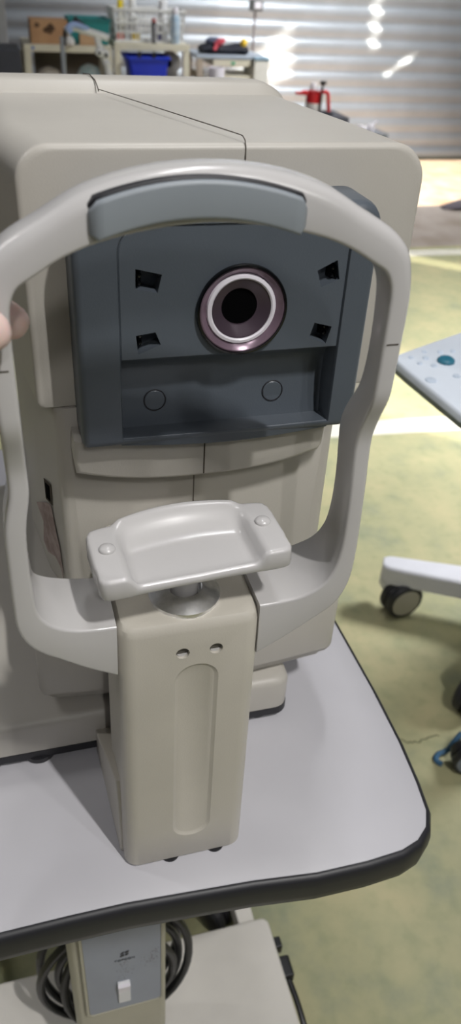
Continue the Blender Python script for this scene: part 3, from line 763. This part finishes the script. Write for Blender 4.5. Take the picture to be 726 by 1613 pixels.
for i, (x, y, r) in enumerate(btn):
    obj('button', lathe(B(), [(r, CZ-.001), (r, CZ+.0012), (r*.8, CZ+.002), (0, CZ+.0022)], (x, y, 0), 'z', 20), 'grey_btn', K)
bm = B(); lathe(bm, [(.012, CZ-.001), (.012, CZ+.003), (.009, CZ+.006), (0, CZ+.006)], (.4930, .5700, 0), 'z', 24); d_ = obj('dial', bm, 'teal', K); d_['label'] = 'teal round dial'

obj('castor_housing', box(B(), .684, .718, .900, .944, .050, .090), 'cartw', K, bevel=.010)
# equipment stand castor at the right edge
S = root('equipment_stand', 'grey stand on black castor with blue strap, at the right edge by the floor crack', 'stand', (.74, .46, 0))
obj('frame_rail', box(B(), .672, .80, .445, .490, .062, .086), mat('stand_grey', (120, 122, 132), .5), S, bevel=.006)
obj('upright', lathe(B(), [(.016, .085), (.016, .55)], (.77, .467, 0), 'z', 24), 'stand_grey' in M and M['stand_grey'] or mat('stand_grey2', (118, 120, 130), .5), S)
castor(S, (.660, .458, 0), .034, .017, math.radians(70), mat('hub_blue_grey', (120, 128, 140), .4), bracket=mat('bracket_grey', (112, 114, 126), .5), top=.066)
castor(S, (.79, .467, 0), .030, .017, math.radians(60), mat('hub_blue_grey2', (120, 128, 140), .4), bracket=mat('bracket_grey2', (112, 114, 126), .5), top=.066)
bm = B(); tube(bm, smoothpath([(.668, .505, .045), (.652, .500, .030), (.640, .498, .010), (.622, .497, .004), (.611, .486, .004), (.618, .474, .004)]), .0055, 8); bs = obj('blue_strap', bm, mat('blue_tape', (52, 92, 124), .6), S)

# ================================================================== BACKGROUND
def thing1(name, bm, m, label, cat, org, group=None, **kw):
    o = obj(name, bm, m, None, org=org, **kw); tag(o, label, cat, group); return o
SH = 4.60
M['shelfm'] = mat('cream_shelf_steel', (214, 208, 188), .5)
def shelf(name, label, x0, x1, zt, y0=SH, y1=SH+.34, legs=True, low=.42, t=.028, lw=.035):
    r = root(name, label, 'shelf', ((x0+x1)/2, (y0+y1)/2, 0), 'steel storage shelves in front of the shutter')
    obj('shelf_board', box(B(), x0, x1, y0, y1, zt-t, zt), 'shelfm', r, bevel=.003)
    obj('lower_board', box(B(), x0+.02, x1-.02, y0+.02, y1, low-.02, low), 'shelfm', r, bevel=.003)
    for x in (x0, x1-lw):
        for y in (y0+.001, y1-lw):
            obj('leg', box(B(), x, x+lw, y, y+lw, 0, zt-t), 'shelfm', r, bevel=.003)
    return r
s1 = shelf('storage_shelf', 'cream steel shelf on the left holding the cardboard box, blue dot on its edge', .168, .632, .782, t=.034)
obj('dot_sticker', lathe(B(), [(.0075, SH-.001), (.0075, SH+.002)], (.215, 0, .765), 'y', 20), mat('blue_dot', (60, 110, 190), .5), s1)
obj('back_panel', box(B(), .235, .60, SH+.305, SH+.315, .44, .74), mat('brown_grey_board', (124, 116, 106), .8), s1)
s2 = shelf('storage_shelf', 'taller cream steel shelf carrying the white basket, blue bin below', .645, 1.062, .800, t=.034)
# cardboard box with scribbles
cb = root('cardboard_box', 'open brown cardboard box with black scribbled marks on the left shelf', 'box', (.30, SH+.1, .782))
obj('carton', box(B(), .212, .405, SH+.02, SH+.20, .782, .892), mat('kraft_cardboard', (190, 150, 112), .8, rgb2=(176, 134, 98), scale=10), cb, bevel=.002)
bm = B()
for (x, z) in ((.245, .868), (.300, .852), (.288, .846), (.315, .866), (.327, .851), (.310, .840)):
    tube(bm, [(x+.011*math.cos(2*math.pi*k/10)*random.uniform(.5, 1.1), SH+.0185, z+.009*math.sin(2*math.pi*k/10)*random.uniform(.5, 1.1)) for k in range(10)], .0035, 6, closed=True)
obj('scribble', bm, mat('marker_ink', (60, 42, 34), .8), cb)
tb = root('crate', 'teal plastic crate behind the white equipment arm on the left shelf', 'crate', (.52, SH+.14, .782))
bm = B(); r0 = lambda x0, x1, y0, y1, z: [(x0, y0, z), (x1, y0, z), (x1, y1, z), (x0, y1, z)]
loft(bm, [r0(.425, .62, SH+.04, SH+.24, .784), r0(.415, .632, SH+.03, SH+.25, .903), r0(.421, .626, SH+.036, SH+.244, .903), r0(.43, .615, SH+.046, SH+.234, .79)]); obj('crate_body', bm, mat('teal_plastic', (30, 128, 128), .5), tb, bevel=.003)
obj('rim', loft(B(), [r0(.410, .636, SH+.026, SH+.254, .893), r0(.410, .636, SH+.026, SH+.254, .903), r0(.418, .628, SH+.034, SH+.246, .903), r0(.418, .628, SH+.034, SH+.246, .893)], caps=False, closed=True), mat('teal_plastic_rim', (26, 116, 118), .5), tb)
k2 = thing1('carton', box(B(), .462, .545, SH-.0, SH+.028, .7822, .833), mat('tan_card', (196, 160, 124), .8), 'small tan carton standing in front of the teal crate', 'box', (.5, SH, .782), bevel=.002)
bm = B(); lathe(bm, [(.022, .782), (.028, .790), (.024, .806), (.016, .818), (.006, .828), (0, .829)], (.408, SH-.0, 0), 'z', 14)
for v in bm.verts: v.co += Vector((random.uniform(-.003, .003), random.uniform(-.003, .003), 0))
thing1('cloth', bm, mat('white_rag', (214, 212, 210), .8), 'white crumpled cloth beside the cardboard box on the left shelf', 'cloth', (.408, SH, .782))
# things on the lower boards of the left shelf
for (x, lab, c, c2) in ((.30, 'pale crumpled sheet on the lower level of the left shelf', (214, 208, 200), (196, 190, 182)), (.52, 'teal and white rumpled bag on the lower level of the left shelf', (120, 176, 184), (206, 214, 216))):
    bm = B(); z0 = .42 if c[0] > 200 else .42
    rings = []
    for h, sc in ((0, 1), (.10, 1.05), (.20, .9), (.245, .6), (.262, .15)):
        rings.append([(x+.085*sc*math.cos(2*math.pi*k/16)*random.uniform(.85, 1.1), SH+.14+.09*sc*math.sin(2*math.pi*k/16)*random.uniform(.85, 1.1), z0+h*(1 if x > .4 else .93)) for k in range(16)])
    loft(bm, rings); thing1('bag', bm, mat('bag_%d' % int(x*100), c, .6, rgb2=c2, scale=14), lab, 'bag', (x, SH+.14, z0))
# white wire basket with bottles
bk = root('basket', 'white plastic grid basket full of bottles on the taller shelf', 'basket', (.83, SH+.13, .80))
bm = B()
BX0, BX1, BY0, BY1, BZ0, BZ1 = .665, 1.03, SH+.06, SH+.26, .8005, .948
sl = .014
def bpt(side, t, h):
    k = sl*(h-BZ0)/(BZ1-BZ0)
    x0, x1, y0, y1 = BX0-k, BX1+k, BY0-k, BY1+k
    return {'f': (x0+(x1-x0)*t, y0, h), 'b': (x0+(x1-x0)*t, y1, h), 'l': (x0, y0+(y1-y0)*t, h), 'r': (x1, y0+(y1-y0)*t, h)}[side]
for side, n in (('f', 13), ('b', 13), ('l', 7), ('r', 7)):
    for i in range(n+1): tube(bm, [bpt(side, i/n, BZ0), bpt(side, i/n, BZ1)], .0042 if i in (0, n) else .003, 5)
    for h, rr in ((BZ0+.004, .006), (BZ0+.045, .0045), (BZ0+.088, .006), (BZ0+.112, .0035), (BZ1, .008)):
        tube(bm, [bpt(side, 0, h), bpt(side, 1, h)], rr, 6)
obj('grid_walls', bm, mat('basket_white', (222, 222, 220), .5), bk)
obj('basket_floor', box(B(), BX0, BX1, BY0, BY1, BZ0, BZ0+.004), 'basket_white' in M and M['basket_white'] or mat('basket_white_floor', (218, 218, 216), .5), bk)
def bottle(name, label, cat, x, y, z0, r, h, neck, cap_h, col, capcol, group=None, labelcol=None):
    t = root(name, label, cat, (x, y, z0), group)
    obj('bottle_body', lathe(B(), [(r*.9, z0), (r, z0+.004), (r, z0+h*.70), (r*.85, z0+h*.78), (neck, z0+h*.86), (neck, z0+h)], (x, y, 0), 'z', 20), mat(name+'_c', col, .4), t)
    obj('cap', lathe(B(), [(neck*1.25, z0+h-.002), (neck*1.25, z0+h+cap_h*.9), (neck, z0+h+cap_h)], (x, y, 0), 'z', 16), mat(name+'_k', capcol, .4), t)
    if labelcol: obj('wrapper', lathe(B(), [(r*1.01, z0+h*.18), (r*1.01, z0+h*.6)], (x, y, 0), 'z', 20), mat(name+'_l', labelcol, .6), t)
    return t
ZB = BZ0+.0045; G1 = 'bottles standing in the white basket'
bottle('bottle', 'small bottle with round yellow cap at the left of the white basket', 'bottle', .700, SH+.12, ZB, .018, .135, .012, .050, (220, 218, 208), (240, 214, 40), G1)
bottle('bottle', 'tallest white bottle, left of centre in the white basket', 'bottle', .765, SH+.10, ZB, .026, .150, .015, .065, (232, 232, 232), (236, 236, 236), G1, (206, 206, 210))
bottle('bottle', 'slim white bottle between the yellow cap and the tallest bottle', 'bottle', .728, SH+.16, ZB, .018, .150, .010, .05, (226, 224, 220), (230, 230, 230), G1)
bottle('bottle', 'white domed bottle behind the black can and the blue-grey can', 'bottle', .935, SH+.12, ZB, .025, .150, .020, .042, (228, 228, 230), (240, 240, 242), G1)
for (x, c, lab) in ((.69, (224, 150, 140), 'pink packet low in the white basket at its left end'), (.775, (222, 196, 96), 'yellow packet low in the white basket beside the black can'), (.905, (84, 82, 130), 'purple packet low in the white basket right of the black can')):
    thing1('packet', box(B(), x-.020, x+.020, SH+.068, SH+.085, ZB, ZB+.036), mat('packet_%d' % int(x*1000), c, .6), lab, 'packet', (x, SH+.04, ZB), 'packets in the white basket', bevel=.002)
cn = root('spray_can', 'slim black spray can with pale lettering in front of the white basket', 'spray can', (.866, SH-.012, .80))
obj('can_body', lathe(B(), [(.0125, .8002), (.0135, .803), (.0135, .885), (.0115, .897), (.006, .901)], (.866, SH+.022, 0), 'z', 20), 'dark', cn)
obj('cap', lathe(B(), [(.010, .897), (.010, .910), (.006, .916)], (.866, SH+.022, 0), 'z', 16), mat('red_cap', (170, 70, 66), .5), cn)
bm = B()
for zc in (.812, .828, .845, .862, .878):
    prism(bm, [(.864, SH+.0080, zc), (.871, SH+.0082, zc-.002), (.872, SH+.0084, zc+.007), (.866, SH+.0080, zc+.010)], (0, .001, 0))
obj('lettering_marks', bm, M['ringwhite'], cn, smooth=False)
cn2 = root('spray_can', 'tall pale blue-white spray can at the right front of the white basket', 'spray can', (.985, SH+.0, .80))
obj('can_body', lathe(B(), [(.0215, .8002), (.0235, .804), (.0235, .915), (.019, .935), (.014, .942)], (.985, SH+.025, 0), 'z', 24), mat('pale_can', (206, 220, 232), .35, rgb2=(150, 180, 206), scale=30), cn2)
obj('cap', lathe(B(), [(.0165, .938), (.0165, .962), (.012, .970)], (.985, SH+.025, 0), 'z', 18), M['ringwhite'], cn2)
bl = root('storage_bin', 'bright blue plastic bin hanging under the taller shelf', 'bin', (.825, SH+.08, .62))
def rr2(x0, x1, y0, y1, z): return [(x, y, z) for x, y in rrect(x0, x1, y0, y1, .015, 4)]
bm = B(); loft(bm, [rr2(.745, .915, SH-.02, SH+.14, .55), rr2(.712, .938, SH-.04, SH+.16, .738), rr2(.718, .932, SH-.034, SH+.154, .738), rr2(.75, .91, SH-.014, SH+.134, .56)]); obj('bin_body', bm, mat('blue_plastic', (24, 50, 190), .4), bl)
bm = B(); loft(bm, [rr2(.703, .946, SH-.048, SH+.168, .728), rr2(.703, .946, SH-.048, SH+.168, .742), rr2(.716, .934, SH-.036, SH+.156, .742), rr2(.716, .934, SH-.036, SH+.156, .728)], caps=False, closed=True); obj('rim', bm, mat('blue_plastic_rim', (30, 60, 205), .4), bl)
obj('hanger', box(B(), .765, .780, SH-.052, SH-.045, .735, .768), 'dark', bl); obj('hanger', box(B(), .845, .860, SH-.052, SH-.045, .735, .768), 'dark', bl)
obj('bin_support', box(B(), .66, 1.04, SH+.01, SH+.12, .535, .5495), 'shelfm', bl)
pp_ = root('pipe_fitting', 'grey metal block with a dark round bore beside the blue bin', 'pipe fitting', (.985, SH+.15, .55))
obj('fitting_body', lathe(B(), [(.050, SH+.10), (.052, SH+.11), (.052, SH+.19)], (.985, 0, .700), 'y', 28), mat('fitting_grey', (140, 138, 132), .6), pp_)
obj('bore', lathe(B(), [(0, SH+.098), (.020, SH+.098), (.020, SH+.102)], (.962, 0, .695), 'y', 24), 'void', pp_)
obj('fitting_stand', box(B(), .955, 1.015, SH+.11, SH+.18, .42, .652), mat('fitting_grey2', (128, 126, 120), .6), pp_)
# third bench with black gear
s3 = root('work_bench', 'low cream bench at the middle carrying black gear and cream boards', 'bench', (1.31, SH+.12, 0), None)
obj('bench_top', box(B(), 1.105, 1.50, SH, SH+.30, .735, .752), mat('bench_blue_grey', (168, 178, 190), .5), s3, bevel=.003)
obj('bench_drawer', box(B(), 1.20, 1.42, SH+.004, SH+.25, .698, .734), 'shelfm', s3, bevel=.003)
obj('green_mark', box(B(), 1.305, 1.325, SH+.001, SH+.005, .708, .722), mat('green_mark', (60, 160, 120), .5), s3)
obj('bench_shelf', box(B(), 1.14, 1.49, SH+.004, SH+.28, .618, .652), 'shelfm', s3, bevel=.003)
for x in (1.108, 1.465):
    for y in (SH+.002, SH+.265): obj('leg', box(B(), x, x+.03, y, y+.03, 0, .735), mat('bench_leg', (178, 164, 148), .5), s3)
gb = root('gear_bag', 'black lumpy gear bag on the middle bench', 'bag', (1.28, SH+.12, .752))
bm = B(); rings = []
for i in range(15):
    t = i/14; x = 1.150+.265*t; h = .050*(1-.25*abs(2*t-1)**3)*(1+.18*math.sin(9*t)); rings.append([(x, SH+.11+.07*math.cos(a), .7525+max(0, h*(.5+.5*math.sin(a)))) for a in [2*math.pi*k/14 for k in range(14)]])
loft(bm, rings); obj('bag_body', bm, mat('black_nylon', (28, 30, 42), .7), gb)
bm = B(); rings = []
for i in range(9):
    t = i/8; x = 1.175+.085*t; r = .022*math.sin(math.pi*(.12+.76*t)); rings.append([(x, SH+.09+r*1.4*math.cos(a), .812+r*math.sin(a)+.004*math.sin(5*a+i)) for a in [2*math.pi*k/12 for k in range(12)]])
loft(bm, rings); thing1('glove', bm, mat('navy_cloth', (58, 64, 88), .8, rgb2=(96, 100, 120), scale=40), 'dark navy rolled glove lying on the black gear bag', 'glove', (1.22, SH+.09, .80))
gl = root('glove', 'crumpled red work glove on top of the black gear bag', 'glove', (1.235, SH+.05, .80))
bm = B(); rings = []
for i in range(9):
    t = i/8; x = 1.212+.06*t; r = .018*math.sin(math.pi*(.15+.7*t)); rings.append([(x, SH+.045+r*1.5*math.cos(a), .803+.018*t+r*math.sin(a)+.003*math.sin(3*a+i)) for a in [2*math.pi*k/12 for k in range(12)]])
loft(bm, rings); obj('glove_palm', bm, mat('red_glove', (190, 70, 84), .7), gl)
for k in range(3): obj('finger', tube(B(), [(1.218+.006*k, SH+.03, .800), (1.206+.004*k, SH+.02, .786-.003*k), (1.205+.006*k, SH+.015, .775)], .0055, 8), mat('red_glove_%d' % k, (196, 78, 90), .7), gl)
bm = B(); lathe(bm, [(.0, .790), (.012, .7925), (.0185, .802), (.0195, .811), (.0185, .820), (.012, .829), (0, .832)], (1.388, SH+.06, 0), 'z', 20)
thing1('foam_ball', bm, mat('yellow_foam', (236, 196, 64), .7), 'yellow round ball on the right of the black gear bag', 'ball', (1.388, SH+.06, .79))
mg = root('mug', 'white mug with handle in front of the middle bench', 'mug', (1.21, SH-.05, .60))
obj('mug_body', lathe(B(), [(.040, .602), (.043, .606), (.044, .700), (.041, .700), (.040, .61), (0, .609)], (1.205, SH-.055, 0), 'z', 28), M['ringwhite'], mg)
bm = B(); tube(bm, [(1.165, SH-.055, .685), (1.148, SH-.055, .682), (1.140, SH-.055, .660), (1.147, SH-.055, .637), (1.165, SH-.055, .632)], .005, 8); obj('handle', bm, mat('mug_white', (226, 224, 228), .4), mg)
ms = root('stool', 'small grey stool under the white mug', 'stool', (1.20, SH-.07, 0))
obj('stool_top', lathe(B(), [(.085, .585), (.09, .590), (.09, .600), (.085, .6015)], (1.20, SH-.095, 0), 'z', 28), mat('stool_grey', (120, 112, 106), .6), ms)
for a in (0.6, 2.2, 3.8, 5.4): obj('leg', tube(B(), [(1.20+.06*math.cos(a), SH-.095+.06*math.sin(a), .586), (1.20+.085*math.cos(a), SH-.095+.085*math.sin(a), 0)], .008, 8), 'chrome', ms)
# cream papers hit by sunlight
pb = root('parts_box', 'white carton at the right end of the middle bench, in sunlight', 'box', (1.55, SH+.1, .0))
obj('carton_body', box(B(), 1.435, 1.52, SH-.02, SH+.20, .50, .735), mat('white_card', (226, 224, 214), .7), pb, bevel=.003)
obj('carton_stand', box(B(), 1.45, 1.59, SH, SH+.18, 0, .499), 'shelfm', pb)
obj('lid', box(B(), 1.43, 1.525, SH-.025, SH+.205, .736, .748), mat('blue_grey_lid', (130, 160, 178), .6), pb, bevel=.002)
ps = root('pole', 'thin grey upright pole with a clamp block beside the sunlit patch', 'pole', (1.64, 5.2, 0))
obj('pole_shaft', lathe(B(), [(.009, 0), (.009, 1.4)], (1.61, 5.2, 0), 'z', 12), mat('pole_grey', (150, 146, 148), .5), ps)
bm = B(); box(bm, 1.578, 1.65, 5.165, 5.235, .935, .995); c1 = obj('clamp_block', bm, mat('clamp_grey', (108, 110, 112), .5), ps, bevel=.004)
obj('clamp_face', box(B(), 1.595, 1.635, 5.161, 5.166, .950, .985), M['ringwhite'], ps)
# dark cabinet at the left edge
thing1('cabinet', box(B(), -.10, .152, 4.6, 4.9, 0, .755), mat('charcoal_cabinet', (62, 64, 74), .5), 'charcoal cabinet at the left edge beside the left shelf', 'cabinet', (.02, 4.75, 0), bevel=.008)
thing1('carton', box(B(), .105, .215, 5.0, 5.2, 0, .70), mat('dark_board', (96, 98, 106), .7), 'dark grey board panel standing behind the left shelf', 'board', (.16, 5.1, 0), bevel=.004)
# white jointed equipment arm
EA = root('equipment_arm', 'white jointed equipment arm on a slim grey pole in front of the left shelf', 'equipment arm', (.24, 3.0, 0))
M['armw'] = mat('arm_white', (214, 214, 216), .4)
obj('pole_shaft', lathe(B(), [(.0085, 0), (.0085, .96)], (.2225, 3.0, 0), 'z', 14), mat('arm_pole', (140, 144, 152), .4), EA)
bm = B(); tube(bm, [(.228, 3.0, .935), (.236, 3.0, .985)], [.008, .006], 10); obj('black_grip', bm, 'dark', EA)
bm = B(); tube(bm, smoothpath([(.237, 3.0, .978), (.262, 3.0, .990), (.30, 3.0, .982), (.35, 3.0, .970), (.388, 3.0, .960)]), .0125, 12); obj('upper_arm', bm, 'armw', EA)
bm = B(); tube(bm, smoothpath([(.315, 3.0, .985), (.270, 2.98, 1.000), (.245, 2.98, .990), (.255, 2.98, .975)], 5), .010, 10); obj('blue_cover', bm, mat('cover_blue', (150, 170, 214), .4), EA)
bm = B(); tube(bm, [(.268, 3.0, 1.018), (.283, 3.0, 1.008), (.298, 3.0, .995)], [.009, .008, .010], 10); obj('black_knob', bm, 'dark', EA)
bm = B(); tube(bm, [(.345, 3.0, .970), (.352, 3.0, .940), (.368, 3.0, .905), (.382, 3.0, .865), (.395, 3.0, .80), (.40, 3.0, .0)], [.011, .012, .013, .012, .011, .014], 12); obj('lower_arm', bm, 'armw', EA)
bm = B()
for (x, z, r) in ((.350, .915, .013), (.374, .912, .014), (.383, .880, .010)): lathe(bm, [(0, -.016), (r*.8, -.016), (r, -.012), (r, .012), (r*.8, .016), (0, .016)], (x, 3.0-.004, z), 'y', 18)
obj('joint', bm, 'armw', EA)
bm = B()
for (x, z, r) in ((.350, .914, .006), (.374, .908, .006)): lathe(bm, [(0, -.0175), (r, -.0175), (r, -.015)], (x, 3.0-.004, z), 'y', 14)
obj('joint_cap', bm, 'dark', EA)
obj('arm_foot', lathe(B(), [(.12, 0), (.12, .02), (.03, .03)], (.32, 3.0, 0), 'z', 28), 'armw', EA)
# red pressure sprayer on a plinth
PL = thing1('plinth', box(B(), 1.42, 1.78, 3.95, 4.18, 0, .548), mat('dark_plinth', (70, 72, 80), .6), 'dark box hidden behind the machine carrying the red sprayer', 'box', (1.6, 4.06, 0), bevel=.004)
SP = root('pressure_sprayer', 'red and white hand pressure sprayer with black pump handle', 'sprayer', (1.64, 4.06, .548))
M['red'] = mat('red_plastic', (206, 34, 40), .4)
sx_, sy_ = 1.610, 4.06
obj('tank', lathe(B(), [(.040, .5485), (.043, .553), (.043, .590), (.040, .604)], (sx_, sy_, 0), 'z', 28), mat('tank_white', (232, 226, 222), .4), SP)
obj('pump_head', lathe(B(), [(.041, .602), (.041, .640), (.036, .658), (.018, .662)], (sx_, sy_, 0), 'z', 28), 'red', SP)
obj('pump_cap', lathe(B(), [(.016, .660), (.016, .685), (.010, .697)], (sx_-.010, sy_, 0), 'z', 20), M['ringwhite'], SP)
bm = B(); tube(bm, [(sx_-.02, sy_, .644), (sx_-.06, sy_, .648), (sx_-.075, sy_, .644), (sx_-.104, sy_, .646)], [.015, .012, .008, .006], 12); obj('nozzle', bm, 'red', SP)
bm = B(); tube(bm, smoothpath([(sx_+.02, sy_, .650), (sx_+.065, sy_, .652), (sx_+.078, sy_, .640), (sx_+.085, sy_, .60), (sx_+.092, sy_, .560)]), .010, 10); obj('handle', bm, 'red', SP)
bm = B(); tube(bm, [(sx_+.022, sy_-.045, .560), (sx_+.026, sy_-.045, .700)], .006, 10); lathe(bm, [(.010, .690), (.018, .697), (.018, .706), (.008, .710)], (sx_+.027, sy_-.045, 0), 'z', 16); obj('pump_rod', bm, 'dark', SP)
bm = B(); tube(bm, [(sx_+.005, sy_-.05, .552), (sx_+.055, sy_-.05, .558), (sx_+.100, sy_-.04, .551)], .0075, 8); obj('strap', bm, 'dark', SP)
# small white valves beside it
wb = thing1('plinth', box(B(), 1.80, 2.02, 3.95, 4.15, 0, .470), mat('grey_plinth', (124, 126, 130), .6), 'grey box hidden behind the machine carrying the white valve', 'box', (1.9, 4.05, 0), bevel=.004)
VV = root('valve', 'small white plastic valve fitting right of the red sprayer', 'valve', (1.91, 4.0, .47))
bm = B(); lathe(bm, [(0, .4703), (.017, .472), (.021, .487), (.017, .502), (0, .505)], (1.875, 4.0, 0), 'z', 16); lathe(bm, [(0, .4703), (.018, .472), (.022, .489), (.018, .506), (0, .510)], (1.930, 4.0, 0), 'z', 16); tube(bm, [(1.875, 4.0, .487), (1.93, 4.0, .49)], .009, 10)
obj('valve_body', bm, 'ringwhite', VV)
bm = B(); tube(bm, [(1.935, 4.0, .505), (1.965, 4.0, .525)], [.006, .003], 8); obj('lever', bm, 'ringwhite', VV)
# dark rag / stone on the floor far right, white pail behind arch leg
bm = B(); rings = []
for i in range(12):
    t = i/11; x = 2.58+.5*t; h = .055*math.sin(math.pi*(.06+.9*t)); rings.append([(x, 4.2+.09*math.cos(a)*math.sin(math.pi*(.1+.8*t)), .002+max(0, h*(.5+.5*math.sin(a)))) for a in [2*math.pi*k/12 for k in range(12)]])
loft(bm, rings); thing1('rag', bm, mat('dark_rag', (92, 86, 92), .9), 'dark grey rag lying on the floor before the sandy strip, far right', 'rag', (2.8, 4.2, 0))
pa = root('bucket', 'small white bucket on the floor, mostly behind the right arch leg', 'bucket', (1.075, 1.90, 0))
obj('bucket_body', lathe(B(), [(.040, .001), (.043, .004), (.052, .095), (.049, .095), (.040, .008), (0, .006)], (1.072, 1.90, 0), 'z', 28), M['ringwhite'], pa)
obj('rim', lathe(B(), [(.052, .090), (.055, .092), (.055, .099), (.050, .099)], (1.072, 1.90, 0), 'z', 28), mat('bucket_white', (228, 226, 220), .4), pa)
